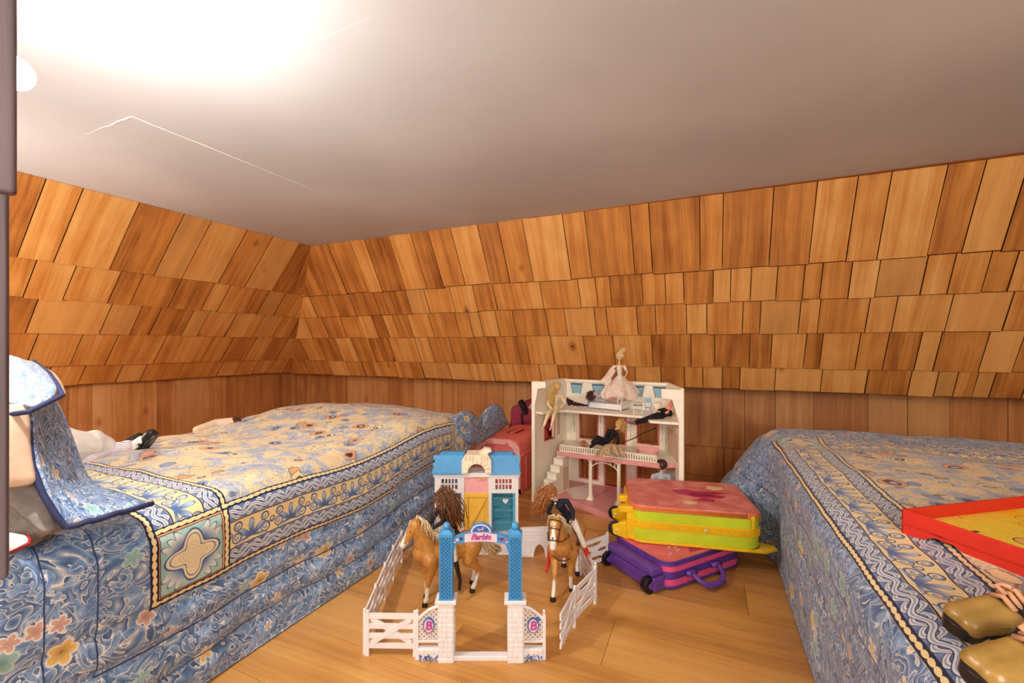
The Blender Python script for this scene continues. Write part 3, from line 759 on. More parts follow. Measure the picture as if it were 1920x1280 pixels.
for x in (0, .326):
    q = MB(); ball_post(q, x, .126); q.build('post', M['toywhite'], gate)
for x0, x1 in ((.057, .095), (.232, .272)):
    q = MB(); q.box(x0, x1, -.016, .016, 0, .150); p_ = q.build('stone_pillar', M['toywhite'], gate)
    q = MB(); stones(q, x0, x1, 0, .150, 3, 12, -.016, .0022, rs); stones(q, -.016, .016, 0, .150, 3, 12, x1, .0022, rs, 'x'); q.build('stone_relief', M['toywhite'], p_, kind='stuff')
    q = MB(); q.box(x0-.008, x1+.008, -.022, .022, .150, .159); q.build('pillar_cap', M['toywhite'], p_, bevel=.0015)
    c = (x0+x1)/2; w = .0165
    q = MB(); q.box(c-w+.002, c+w-.002, -w+.002, w-.002, .159, .322); q.build('lattice_core', M['toyblued'], p_)
    q = MB()
    for dx in (-1, 1):
        for dy in (-1, 1): q.box(c+dx*w-.0022*(dx > 0)-.0, c+dx*w+.0022*(dx < 0), dy*w-.0022*(dy > 0), dy*w+.0022*(dy < 0), .159, .322)
    q.box(c-w-.001, c+w+.001, -w-.001, w+.001, .159, .163); q.box(c-w-.0015, c+w+.0015, -w-.0015, w+.0015, .318, .325)
    q.add([(c-w, -w, .325), (c+w, -w, .325), (c+w, w, .325), (c-w, w, .325), (c-.007, -.007, .333), (c+.007, -.007, .333), (c+.007, .007, .333), (c-.007, .007, .333)],
          [(0,1,5,4),(1,2,6,5),(2,3,7,6),(3,0,4,7),(4,5,6,7)])
    q.ball((c, 0, .341), .0098, 16)
    bp = q.build('blue_post', M['toyblue'], gate, smooth=False)
    q = MB()
    st = .0098
    for fc in range(4):
        rot = Matrix.Translation((c, 0, 0)) @ Matrix.Rotation(fc*math.pi/2, 4, 'Z')
        k = .163 - .03
        while k < .318:
            for sg in (1, -1):
                p0 = [-.014*sg, k]; p1 = [.014*sg, k+.028]
                if p0[1] < .163: t = (.163-p0[1])/.028; p0 = [p0[0]+(p1[0]-p0[0])*t, .163]
                if p1[1] > .318: t = (p1[1]-.318)/.028; p1 = [p1[0]-(p1[0]-(-.014*sg))*t, .318]
                if p1[1]-p0[1] > .003: q.bar(rot @ Vector((p0[0], -w+.0006, p0[1])), rot @ Vector((p1[0], -w+.0006, p1[1])), .0018, .0026, rot.to_3x3() @ Vector((0, -1, 0)).cross(Vector((1, 0, 0))))
            k += st
    q.build('lattice', M['toyblue'], bp, kind='stuff')
q = MB(); q.box(.095, .232, -.010, .010, 0, .013); q.build('sill', M['toywhite'], gate, bevel=.002)
for x0, x1, top0, top1, cx in ((.004, .057, .104, .134, .031), (.272, .322, .134, .104, .298)):
    q = MB(); q.box(x0, x1, -.004, .004, .044, .049); q.build('lower_rail', M['toywhite'], gate); q = MB(); n = 8; pts = []
    for i in range(n+1):
        t = i/n; e = t if top1 > top0 else 1-t; pts.append((x0+(x1-x0)*t, 0, min(top0, top1)+(max(top0, top1)-min(top0, top1))*math.sin(e*math.pi/2)))
    q.tube(pts, .0038, 8); wf = q.build('wing_rail', M['toywhite'], gate)
    q = MB(); k = -.06
    hx = lambda x_: min(top0, top1)+(max(top0, top1)-min(top0, top1))*math.sin(((x_-x0)/(x1-x0) if top1 > top0 else (x1-x_)/(x1-x0))*math.pi/2)
    while k < .09:
        for sg in (1, -1):
            pa = []
            for i in range(15):
                t = i/14; xx = x0+(x1-x0)*t; zz = .047 + k + (xx-x0)*1.0 if sg > 0 else .047 + k + (x1-xx)*1.0
                if .047 <= zz <= hx(xx)-.002: pa.append((xx, 0, zz))
            if len(pa) > 1: q.bar(pa[0], pa[-1], .002, .0036)
        k += .0125
    q.build('lattice', M['toywhite'], wf, kind='stuff')
    q = MB(); q.box(x0, x1, -.008, .008, 0, .031); pl = q.build('planter', M['toywhite'], gate, bevel=.001)
    q = MB(); stones(q, x0, x1, .016, .031, 4, 1, -.008, .002, rs); q.build('stone_relief', M['toywhite'], pl)
    q = MB()
    for i in range(60): q.ball((rs.uniform(x0+.002, x1-.002), -.0088, rs.uniform(.001, .014+.004*math.sin(i))), rs.uniform(.0012, .0022), 6)
    q.build('flower_print', M['flowerprint'], pl, kind='stuff')
    z = .0885
    q = MB(); el = lambda rx, rz: [(cx+rx*math.cos(2*math.pi*i/28), z+rz*math.sin(2*math.pi*i/28)) for i in range(28)]
    XZ = Matrix(((1, 0, 0, 0), (0, 0, 1, 0), (0, 1, 0, 0), (0, 0, 0, 1)))
    q.prism(el(.0150, .0195), -.0065, -.003, XZ); sg_ = q.build('oval_sign', M['blueprint'], gate)
    q = MB(); q.prism(el(.0122, .0168), -.0072, -.0062, XZ); q.build('oval_face', M['palepink'], sg_)
    for mt, sz, dy, of in ((M['purpleprint'], .031, -.0078, .0009), (M['hotpink'], .031, -.0084, 0)):
        me = text_mesh('B', sz, .0003, mt, .12, 1, of); o = link('letter', me, sg_); o.location = (cx, dy, z); o.rotation_euler = (R(90), 0, R(0))
    if cx > .1:
        q = MB()
        for k in range(5): q.ball((cx+.011+.0035*math.cos(k*1.257), -.0072, z+.0175+.0035*math.sin(k*1.257)), .0027, 8, (1, .4, 1))
        q.build('flower_badge', M['blueprint'], sg_)
# arch
def strip(q, xs, lo, hi, y0, y1):
    n = len(xs)
    vs = [(x, y, z) for y in (y0, y1) for zs in (lo, hi) for x, z in zip(xs, zs)]
    idx = lambda a, c, i: (a*2+c)*n+i
    for_f = []
    for i in range(n-1):
        for_f += [(idx(0,0,i), idx(0,0,i+1), idx(0,1,i+1), idx(0,1,i)), (idx(1,0,i), idx(1,1,i), idx(1,1,i+1), idx(1,0,i+1)),
                  (idx(0,0,i), idx(1,0,i), idx(1,0,i+1), idx(0,0,i+1)), (idx(0,1,i), idx(0,1,i+1), idx(1,1,i+1), idx(1,1,i))]
    for_f += [(idx(0,0,0), idx(0,1,0), idx(1,1,0), idx(1,0,0)), (idx(0,0,n-1), idx(1,0,n-1), idx(1,1,n-1), idx(0,1,n-1))]
    q.add(vs, for_f)
xa, xb = .0925, .2355; cx = (xa+xb)/2
top = lambda x: .327 - .013*((x-cx)/(xb-cx))**2
bot = lambda x: .3025 - .007*((x-cx)/(xb-cx))**2 - .022*sm(abs(x-cx)/(xb-cx), .86, 1.0)
xs = [xa+(xb-xa)*i/40 for i in range(41)]
q = MB(); strip(q, xs, [bot(x) for x in xs], [top(x) for x in xs], -.006, .004)
dome = [(cx+.0285*math.cos(math.pi*i/20), .326+.0235*math.sin(math.pi*i/20)) for i in range(21)]
q.prism(dome, -.006, .004, XZ); arch = q.build('arch', M['toyblue'], gate)
q = MB(); q.prism([(cx+.0255*math.cos(math.pi*i/20), .3265+.0205*math.sin(math.pi*i/20)) for i in range(21)], -.0068, -.006, XZ); q.build('dome_rim', M['palepink'], arch)
q = MB(); q.prism([(cx+.0215*math.cos(math.pi*i/20), .328+.016*math.sin(math.pi*i/20)) for i in range(21)], -.0074, -.0068, XZ); q.build('dome_face', M['blueprint'], arch)
hp = [(-9,-5),(-8,0),(-10,3),(-12,2),(-13,4),(-9,6),(-6,4),(2,4),(5,7),(6,11),(9,13),(10,10),(13,8),(12,6),(9,7),(8,3),(9,-5),(7,-5),(6,0),(-4,0),(-6,-5)]
q = MB(); q.prism([(cx+.0007*x_, .3335+.0006*z_) for x_, z_ in hp], -.0079, -.0074, XZ); q.build('horse_emblem', M['pink'], arch)
xs2 = [cx-.041+.082*i/20 for i in range(21)]
q = MB(); strip(q, xs2, [bot(x)+.0015 for x in xs2], [top(x)-.0015 for x in xs2], -.0068, -.006); q.build('name_label', M['palepink'], arch)
for mt, dy, of in ((M['purpleprint'], -.0072, .0009), (M['hotpink'], -.0077, 0)):
    me = text_mesh('Barbie', .0205, .0002, mt, .3, .95, of); o = link('lettering', me, arch); o.location = (cx, dy, .3150); o.rotation_euler = (R(90), 0, 0)
def heart(cx_, cz, s): return [(cx_+s*.06*16*math.sin(t)**3, cz+s*.06*(13*math.cos(t)-5*math.cos(2*t)-2*math.cos(3*t)-math.cos(4*t))) for t in [2*math.pi*i/20 for i in range(20)]]
for hx_, s, mt in ((-.060, .0050, 'palepink'), (-.050, .0052, 'darkprint'), (.054, .0052, 'redcloth'), (.062, .005, 'hotpink'), (.047, .004, 'blueprint'), (-.066, .003, 'palepink'), (.066, .003, 'palepink')):
    q = MB(); zc = (top(cx+hx_)+bot(cx+hx_))/2; q.prism(heart(cx+hx_, zc, s), -.0066, -.006, XZ); q.build('heart_print', M[mt], arch)

def fence_panel(par, p, q_, posts=(1, 1), h=.112):
    """rails, braces and posts of one toy fence panel from floor point p to q_"""
    p = Vector((p[0], p[1], 0)); q_ = Vector((q_[0], q_[1], 0)); d = (q_-p).normalized(); L = (q_-p).length
    Mx = Matrix(((d.x, -d.y, 0, p.x), (d.y, d.x, 0, p.y), (0, 0, 1, 0), (0, 0, 0, 1)))
    for z0, z1 in ((.020, .033), (.0455, .0585), (.0705, .0835), (.096, .110)):
        q = MB(); q.box(.004, L-.004, -.0022, .0022, z0, z1, Mx); q.build('rail', M['toywhite'], par)
    for s in (1, -1):
        q = MB(); a = Mx @ Vector((.01, -.0012*s, .034 if s > 0 else .096)); c = Mx @ Vector((L-.01, -.0012*s, .096 if s > 0 else .034)); q.bar(a, c, .0044, .0125); q.build('brace', M['toywhite'], par)
    for on, x in zip(posts, (.0, L)):
        q = MB(); q.box(x-.0045+.006*(x == 0)*0, x+.0045, -.0034, .0034, 0, h, Mx); q.ball(Mx @ Vector((x, 0, h+.003)), .0042, 10)
        if on: q.build('post', M['toywhite'], par)
fo = thing('toy_fence', 'short white toy fence panel at the left of the arch gate', 'toy fence', (-.745, .898, 0))
def local(par, *pts): return [(x-par.location.x, y-par.location.y) for x, y in pts]
a, c = local(fo, (-.804, .884), (-.690, .932)); fence_panel(fo, a, c)
fl = thing('toy_fence', 'long white toy fence beside the left bed', 'toy fence', (-.92, 1.1, 0))
pts = local(fl, (-.815, .886), (-.873, .993), (-.930, 1.100), (-.985, 1.208), (-1.036, 1.318))
for i in range(4): fence_panel(fl, pts[i], pts[i+1], (1 if i == 0 else 0, 1))
fr = thing('toy_fence', 'white toy fence right of the gate, near the purple suitcase', 'toy fence', (-.35, 1.2, 0))
pts = local(fr, (-.345, 1.078), (-.345, 1.215), (-.318, 1.352)); fence_panel(fr, pts[0], pts[1], (0, 1)); fence_panel(fr, pts[1], pts[2], (0, 1))
ff = thing('toy_fence', 'white toy fence corner behind the horse in the bridle', 'toy fence', (-.35, 1.47, 0))
pts = local(ff, (-.322, 1.372), (-.405, 1.50), (-.335, 1.615)); fence_panel(ff, pts[0], pts[1]); fence_panel(ff, pts[1], pts[2], (0, 1))
wl = thing('toy_wall', 'low white toy stone wall with an arched hole beside the stable', 'toy wall', (-.648, 1.535, 0), R(24))
Lw, hw = .19, .112
q = MB(); ar = [(.072+.022*math.cos(math.pi*i/14), .048*math.sin(math.pi*i/14)) for i in range(15)]
outl = [(0, 0), (.050, 0)] + [(x, z) for x, z in reversed(ar)][1:] + [(Lw, 0), (Lw, hw-.01), (.11, hw), (0, hw-.004)]
outl[1] = (.050, 0)
q.prism(outl, 0, .014, Matrix(((1, 0, 0, 0), (0, 0, 1, 0), (0, 1, 0, 0), (0, 0, 0, 1)))); wb = q.build('wall_body', M['toywhite'], wl)
q = MB(); rw = random.Random(5)
for r in range(8):
    x = -.004*(r % 2)
    while x < Lw-.012:
        L_ = rw.uniform(.014, .024); z0 = .003+r*.0128
        if not (.044 < x+L_ and x < .100 and z0 < .052): 
            x0 = max(x, .001); q.add([(x0, 0, z0), (x+L_-.0015, 0, z0), (x+L_-.0015, 0, z0+.0112), (x0, 0, z0+.0112), (x0+.001, -.0018, z0+.001), (x+L_-.0025, -.0018, z0+.001), (x+L_-.0025, -.0018, z0+.010), (x0+.001, -.0018, z0+.010)], [(4,5,6,7),(0,1,5,4),(1,2,6,5),(2,3,7,6),(3,0,4,7)])
        x += L_
q.build('stone_relief', M['toywhite'], wb, kind='stuff')

# stable front
stb = thing('toy_stable', 'white toy stable with blue shingle roof, yellow door and teal shelves', 'toy stable', (-.955, 1.414, 0), R(24))
def stbox(name, mat, a, par=None, bevel=.001): q = MB(); q.box(*a); return q.build(name, mat, par or stb, bevel=bevel)
bs = stbox('stone_base', M['toywhite'], (0, .322, 0, .075, 0, .072))
q = MB(); rq = random.Random(8)
for r in range(5):
    x = .001
    while x < .318:
        L_ = min(rq.uniform(.016, .028), .321-x); z0 = .002+r*.0138
        q.box(x, x+L_-.0016, -.002, .0, z0, z0+.0122); x += L_
q.build('stone_relief', M['toywhite'], bs, kind='stuff')
for x in (0, .102, .207, .310): stbox('post', M['toywhite'], (x, x+.012, 0, .012, .072, .302))
for x in (0, .310): stbox('post', M['toywhite'], (x, x+.012, .063, .075, .072, .302))
stbox('eave_beam', M['toywhite'], (-.004, .326, -.004, .079, .300, .316))
for x0, x1 in ((.012, .102), (.219, .310)):
    fp = stbox('window_frame', M['toywhite'], (x0, x1, .0, .008, .292, .300), bevel=0)
    q = MB(); q.box(x0, x1, 0, .008, .238, .252); q.box(x0, x0+.014, 0, .008, .252, .292); q.box(x1-.014, x1, 0, .008, .252, .292); q.build('window_surround', M['toywhite'], fp)
    q = MB()
    for i in range(1, 5): xx = x0+.014+(x1-x0-.028)*i/5; q.box(xx-.0022, xx+.0022, .002, .006, .252, .292)
    q.box(x0+.014, x1-.014, .002, .006, .270, .2745); q.build('muntin', M['toywhite'], fp)
dr = stbox('door_upper', M['pink'], (.114, .207, .004, .012, .225, .300))
dl = stbox('door', M['yellow'], (.114, .207, .002, .012, .072, .238))
q = MB(); q.bar((.120, .001, .080), (.200, .001, .225), .004, .012, (0, -1, 0)); q.box(.116, .205, -.0006, .003, .222, .236); q.box(.116, .205, -.0006, .003, .074, .088)
for x in (.116, .193): q.box(x, x+.012, -.0006, .003, .088, .222)
q.build('door_brace', M['yellow'], dl)
q = MB(); q.bar((.124, -.0012, .086), (.196, -.0012, .218), .0012, .0016, (0, -1, 0)); q.box(.1285, .1292, -.0012, .001, .09, .222); q.box(.1925, .1932, -.0012, .001, .09, .222); q.box(.116, .205, -.0012, .001, .2215, .2225); q.build('door_groove', M['brownwood'], dl)
q = MB(); q.prism([(.186, .105), (.189, .115), (.1875, .124), (.186, .132), (.1845, .124), (.183, .115)], -.003, .001, XZ); q.build('door_handle', M['darkprint'], dl)
q = MB(); q.tube([(.165+.03*i/10, -.001, .292+.003*math.sin(i*1.9)) for i in range(11)], .0022, 6); q.build('door_garland', M['yellow'], dr)
tb = stbox('shelf_unit', M['teal'], (.219, .310, .058, .066, .072, .238))
for z in (.118, .165, .212): stbox('shelf', M['teal'], (.219, .310, .012, .058, z, z+.003), tb, 0)
stbox('side_panel', M['teal'], (.300, .310, .010, .066, .072, .238), tb, 0); stbox('side_panel', M['teal'], (.219, .224, .012, .066, .072, .238), tb, 0)
q = MB(); q.prism(heart(.272, .204, .012), .010, .012, XZ); q.build('heart_tag', M['toywhite'], tb)
yb_ = stbox('stall_back', M['yellow'], (.012, .102, .060, .066, .072, .150))
q = MB()
for x in (.012, .055, .096): q.box(x, x+.006, .058, .064, .150, .238)
q.box(.012, .102, .058, .064, .19, .196); q.box(.012, .102, .058, .064, .232, .238); q.build('stall_grille', M['yellow'], yb_)
for x0, x1, s in ((-.008, .112, -1), (.212, .330, 1)):
    q = MB()
    pr = [(-.012, .312), (-.010, .322), (.008, .375), (.03, .388), (.05, .388), (.070, .375), (.088, .318), (.086, .312)]
    sx = .022
    secs = []
    for x, k in ((x0, 1), (x0+(x1-x0)*.25, 1), (x1-(x1-x0)*.25, 1), (x1, 1)):
        kk = 1 if not ((s < 0 and x == x0) or (s > 0 and x == x1)) else .0
        secs.append([Vector((x, y, z)) if kk or z < .33 else Vector((x+(.016 if s < 0 else -.016), y*.9+.004, z-.016)) for y, z in pr])
    q.loft(secs); rf = q.build('roof', M['toyblue'], stb)
    q = MB(); rr = random.Random(4)
    for r in range(5):
        y0, z0 = -.0115+.0045*r, .318+.0125*r; x = x0+.002+(r % 2)*.006
        while x < x1-.006:
            w = min(rr.uniform(.010, .017), x1-.002-x)
            q.add([(x, y0-.002, z0), (x+w-.0009, y0-.002, z0), (x+w-.0009, y0+.0033, z0+.0128), (x, y0+.0033, z0+.0128), (x, y0+.002, z0), (x+w-.0009, y0+.002, z0)], [(0,1,2,3), (0,4,5,1)]); x += w
    q.build('roof_shingle', M['toyblue'], rf, kind='stuff')
q = MB(); ac = .162
arcp = [(ac+.034*math.cos(math.pi*i/16), .318+.036*math.sin(math.pi*i/16)) for i in range(17)]
q.prism([(.106, .316), (.106, .366), (.118, .388), (.206, .388), (.218, .366), (.218, .316)] + arcp, -.016, .002, XZ); gb_ = q.build('gable', M['cream'], stb)
q = MB()
for i in range(-4, 5):
    an = math.pi/2 + i*.36
    for k in range(1): 
        p0 = (ac+.037*math.cos(an), .318+.039*math.sin(an)); p1 = (ac+.050*math.cos(an), .318+.050*math.sin(an)); q.bar((p0[0], -.0165, p0[1]), (p1[0], -.0165, p1[1]), .002, .013, (0, 1, 0))
q.build('stone_relief', M['cream'], gb_, kind='stuff')
q = MB()
for x in (.118, .134, .146, .178, .190, .200): q.bar((x, -.017, .368), (x+.006, -.012, .387), .004, .007, (0, -1, 0))
q.build('bracket', M['beige'], gb_)
q = MB(); q.box(.12, .204, -.01, .07, .376, .387); q.build('gable_roof', M['cream'], gb_)
cp = Matrix.Translation((.196, .02, .392)) @ Matrix.Rotation(R(-24), 4, 'Y')
q = MB(); q.prism([(-.022, -.006), (.022, -.006), (.022, .006), (0, .020), (-.022, .006)], -.012, .012, cp @ XZ)
for i in range(4): q.bar(cp @ Vector((-.024, -.0135, .004+.0045*i-.004)), cp @ Vector((.0, -.0135, .020+.0*i)), .002, .0015)
q.build('cupola', M['cream'], gb_)
# ------------------------------------------------------------------ pink carrier and red bag
M['coral'] = plain('coral_plastic', rgb(255, 132, 124), .4, .05)
M['coralp'] = plain('pale_coral_plastic', rgb(255, 184, 178), .4, .04)
M['coraldk'] = plain('dark_red_inside', rgb(150, 30, 40), .6)
M['maroon'] = plain('maroon_nylon', rgb(150, 22, 56), .6, .12, 40, .3)
M['black'] = plain('black_fabric', rgb(22, 20, 26), .7, .1)
ca = thing('toy_case', 'coral pink plastic carrying case with a slot handle in its lid, beside the dollhouse', 'toy case', (-1.058, 2.42, 0))
def rrect(hx, hy, r, n=6, cx=0, cy=0):
    o = []
    for sx, sy, a0 in ((1, -1, -90), (1, 1, 0), (-1, 1, 90), (-1, -1, 180)):
        for i in range(n+1):
            a = R(a0+90*i/n); o.append((cx+sx*(hx-r)+r*math.cos(a), cy+sy*(hy-r)+r*math.sin(a)))
    return o
prof = [(-.138, 0), (-.138, .20), (-.132, .25), (-.11, .278), (-.07, .290), (.07, .290), (.11, .278), (.132, .25), (.138, .20), (.138, 0)]
q = MB(); q.loft([[Vector((x*k, y, z*(.97 if k < 1 else 1))) for x, z in prof] for y, k in ((-.232, .97), (-.222, 1), (.23, 1), (.24, .97))]); cb = q.build('body', M['coral'], ca, bevel=.004)
fr_o = [(x*.97, z*.985+.002) for x, z in prof]; 
q = MB()
for i in range(len(prof)-1):
    a, c = prof[i], prof[i+1]; ia, ic = (a[0]*.78, .03+a[1]*.80), (c[0]*.78, .03+c[1]*.80)
    q.add([(a[0], -.236, a[1]), (c[0], -.236, c[1]), (ic[0], -.236, ic[1]), (ia[0], -.236, ia[1]), (a[0], -.246, a[1]*.995), (c[0], -.246, c[1]*.995), (ic[0], -.246, ic[1]), (ia[0], -.246, ia[1])],
          [(4,5,6,7), (0,1,5,4), (2,3,7,6), (1,2,6,5), (3,0,4,7)])
q.box(-.138, .138, -.246, -.236, 0, .03); df = q.build('door_frame', M['coralp'], ca)
q = MB(); q.box(-.035, .03, -.239, -.234, .16, .166); q.tube([(.03, -.24, .205), (.05, -.244, .19), (.04, -.241, .17)], .003, 6); q.build('door_latch', M['coraldk'], df)
q = MB(); q.box(-.03, .04, -.06, .07, .286, .2915); q.build('handle_slot', M['coraldk'], ca)
q = MB(); q.box(-.01, .022, -.062, .072, .292, .297); q.build('handle_bar', M['coral'], ca, bevel=.003)
for y in (-.13, .0, .13):
    q = MB(); q.box(.136, .143, y-.04, y+.04, .02, .20); q.build('side_rib', M['coral'], ca, bevel=.004)
q = MB(); q.box(.137, .145, -.22, .23, .205, .215); q.build('lid_edge', M['coral'], ca, bevel=.002)
for x in (-.06, .06):
    q = MB(); q.box(x-.01, x+.01, -.250, -.244, .262, .275); q.build('clip', M['coral'], df, bevel=.002)

bg = thing('bag', 'open maroon bag with a black strap behind the coral case, against the plank wall', 'bag', P(985, 868, 3.0))
o = body('bag_body', [(P(968, 800, 3.00), .05, P(1030, 800, 2.97), .05), (P(962, 840, 3.00), .05, P(1030, 850, 2.97), .05), (P(966, 880, 3.00), .05, P(1030, 880, 2.97), .05)], M['maroon'], bg, .008, 3, jit=lambda c: Vector((0, 0, .01*noise.noise(c*20)))); at0(o, bg)
G = []; UV = []
for a, c in (((957, 764, 3.00), (1004, 742, 3.00)), ((958, 780, 3.00), (1004, 758, 2.97)), ((956, 790, 2.97), (1004, 775, 2.94)), ((956, 800, 2.97), (1004, 795, 2.94))):
    G.append([P(*a).lerp(P(*c), t/6) + Vector((0, 0, .004*math.sin(t*2.1))) for t in range(7)]); UV.append([(t/6, 0) for t in range(7)])
at0(uvgrid('flap', G, UV, M['maroon'], bg, .006, sub=1), bg)
q = MB(); q.tube([P(976, 752, 3.00), P(982, 764, 2.97), P(986, 776, 2.97)], .022, 6); q.tube([P(978, 776, 2.97), P(979, 790, 2.94), P(980, 800, 2.94)], .006, 6); at0(q.build('strap', M['black'], bg), bg)
q = MB(); q.tube([P(993, 760, 2.97), P(1004, 768, 2.97)], .02, 8); at0(q.build('lining', M['beige'], bg), bg)

# ------------------------------------------------------------------ dollhouse
M['housec'] = plain('ivory_plastic', rgb(254, 244, 224), .4, .03)
M['housep'] = plain('rose_plastic', rgb(236, 160, 156), .45, .05)
M['rosedk'] = plain('rose_frame', rgb(226, 120, 112), .45, .05)
M['paleblue'] = plain('pale_blue_window', rgb(150, 194, 214), .35, .05)
M['lav'] = plain('lavender_plastic', rgb(170, 170, 206), .4, .04)
HA = math.atan2(-.054, .556); HO = Vector((-.46, 2.25, 0))
hs = thing('dollhouse', 'open two storey ivory dollhouse with a rose balcony, stairs and columns', 'dollhouse', HO, HA)
Hinv = (Matrix.Translation(HO) @ Matrix.Rotation(HA, 4, 'Z')).inverted()
def hp2(x, y): p = Hinv @ Vector((x, y, 0)); return (p.x, p.y)
BLc, BRc, LFc, RFc = (-.746, 2.454), (-.19, 2.40), (-.82, 2.11), (-.097, 2.055)
def poly(name, pts, z0, z1, mat, par=None, bevel=.0015):
    q = MB(); q.prism([hp2(*p) for p in pts], z0, z1); return q.build(name, mat, par or hs, bevel=bevel)
base = poly('ground_floor', [BLc, LFc, (-.616, 2.127), (-.406, 2.02), (-.17, 1.905), RFc, BRc], 0, .03, M['housep'])
q = MB(); q.prism([hp2(*p) for p in ((-.715, 2.30), (-.620, 2.155), (-.52, 2.20), (-.60, 2.40))], .0298, .031); rug = q.build('rug_print', M['housec'], base)
q = MB(); ra = [Vector((*hp2(*p), .0315)) for p in ((-.702, 2.30), (-.622, 2.172), (-.534, 2.21), (-.604, 2.382))]
for i in range(4): q.bar(ra[i], ra[(i+1) % 4], .003, .0006)
for i in range(26): q.ball(ra[0].lerp(ra[1], random.random()).lerp(ra[3].lerp(ra[2], random.random()), random.random()), .0022, 6, (1, 1, .2))
q.build('rug_pattern', M['rosedk'], rug)
deck = poly('balcony', [(-.742, 2.42), (-.735, 2.29), (-.700, 2.15), (-.209, 2.112), (-.125, 2.16), BRc, BLc], .240, .262, M['housep'])
q = MB(); q.prism([hp2(*p) for p in ((-.742, 2.42), (-.730, 2.29), (-.694, 2.157), (-.213, 2.12), (-.130, 2.17), (-.195, 2.39), (-.74, 2.44))], .2615, .264); q.build('balcony_floor', M['housec'], deck)
attic = poly('attic_floor', [BLc, (-.815, 2.13), (-.765, 2.10), (-.735, 2.19), (-.682, 2.235), (-.283, 2.19), (-.235, 2.07), (-.103, 2.07), BRc], .453, .465, M['housec'])
def wing(F, B, holes, name):
    f, b2 = Vector((*hp2(*F), 0)), Vector((*hp2(*B), 0)); d = (b2-f).normalized(); L = (b2-f).length
    Mx = Matrix(((d.x, -d.y, 0, f.x), (d.y, d.x, 0, f.y), (0, 0, 1, 0), (0, 0, 0, 1)))
    q = MB(); t = .006; x = 0
    for a, c, z0, z1 in holes:
        q.box(x, a, -t, t, 0, .618, Mx); q.box(a, c, -t, t, 0, z0, Mx); q.box(a, c, -t, t, z1, .618, Mx); x = c
    q.box(x, L, -t, t, 0, .618, Mx)
    return q.build(name, M['housec'], hs), Mx
wL, ML = wing(LFc, BLc, [(.10, .20, .30, .415)], 'left_wing')
q = MB()
for a in ((.094, .10, -.009, .009, .294, .421), (.20, .206, -.009, .009, .294, .421), (.094, .206, -.009, .009, .294, .30), (.094, .206, -.009, .009, .415, .421)): q.box(*a, ML)
q.build('window_frame', M['rosedk'], wL)
q = MB(); q.box(.23, .262, -.008, -.0055, .31, .43, ML); q.box(.235, .257, -.0086, -.008, .315, .425, ML); pn = q.build('wall_ornament', M['beige'], wL)
wR, MR = wing(RFc, BRc, [], 'right_wing')
q = MB(); q.box(.06, .30, .0055, .008, .275, .40, MR); q.build('wall_ornament', M['beige'], wR)
def gusset(F, pts, nm, sgn):
    f = Vector((*hp2(*F), 0)); Mx = Matrix.Translation(f) @ XZ
    q = MB(); q.prism(pts, -.006, .022, Mx); return q.build(nm, M['housec'], hs, bevel=.001)
gusset(LFc, [(-.006, 0), (.012, 0), (.012, .50), (.030, .585), (.074, .592), (.074, .622), (-.006, .622)], 'left_front_post', 1)
gusset(RFc, [(.006, 0), (.006, .612), (-.088, .612), (-.088, .572), (-.042, .566), (-.014, .47), (-.014, 0)], 'right_front_post', -1)
d_b = Vector((BRc[0]-BLc[0], BRc[1]-BLc[1])).normalized()
def backs(px):
    r_ = P(px, 650, 1.0); rx, ry = r_.x, r_.y
    det = rx*(-d_b.y) - (-d_b.x)*ry
    return (rx*BLc[1]-ry*BLc[0])/(rx*d_b.y-ry*d_b.x)*-1 if det else 0
def back_floor(z0, z1, holes, nm):
    f = Vector((*hp2(*BLc), 0)); L = .5586; Mx = Matrix.Translation(f); q = MB(); x = 0
    for a, c, h0, h1 in holes:
        q.box(x, a, -.006, .006, z0, z1, Mx); 
        if h0 > z0+.001: q.box(a, c, -.006, .006, z0, h0, Mx)
        q.box(a, c, -.006, .006, h1, z1, Mx); x = c
    q.box(x, L, -.006, .006, z0, z1, Mx); o = q.build(nm, M['housec'], hs)
    for a, c, h0, h1 in holes:
        q = MB(); w = .007
        q.box(a-w, a, -.012, .009, h0-w, h1+w, Mx); q.box(c, c+w, -.012, .009, h0-w, h1+w, Mx); q.box(a, c, -.012, .009, h1, h1+w, Mx); q.box(a, c, -.012, .009, h0-w, h0, Mx)
        if z0 < .1 and h1-h0 < .15:
            for k in range(1, 4): xx = a+(c-a)*k/4; q.box(xx-.002, xx+.002, -.003, .003, h0, h1, Mx)
        q.build('window_frame', M['rosedk'], o)
    return o, Mx
hol = [(1089, 1121), (1136, 1173), (1197, 1234)]
ab = [(backs(a), backs(c)) for a, c in hol]
mid, Mb = back_floor(.262, .453, [(ab[0][0], ab[0][1], .285, .419), (ab[1][0], ab[1][1], .27, .42), (ab[2][0], ab[2][1], .290, .42)], 'upper_back_wall')
gr, Mb = back_floor(.03, .240, [(ab[0][0], ab[0][1], .06, .19), (ab[1][0], ab[1][1], .037, .21), (ab[2][0], ab[2][1], .06, .19)], 'lower_back_wall')
f = Vector((*hp2(*BLc), 0))
for px in (1078, 1128, 1184, 1243):
    s = backs(px); q = MB(); q.box(s-.013, s+.013, -.014, -.004, .266, .452, Mb); pl = q.build('pilaster', M['housec'], mid, bevel=.001)
    q = MB(); q.tube([Mb @ Vector((s+.007*math.sin(an), -.0145, .36+.012*math.cos(an))) for an in [i*math.pi/6 for i in range(13)]], .0008, 4)
    q.bar(Mb @ Vector((s, -.0145, .31)), Mb @ Vector((s, -.0145, .345)), .0015, .0015); q.bar(Mb @ Vector((s, -.0145, .375)), Mb @ Vector((s, -.0145, .42)), .0015, .0015); q.build('scroll_print', M['darkprint'], mid)
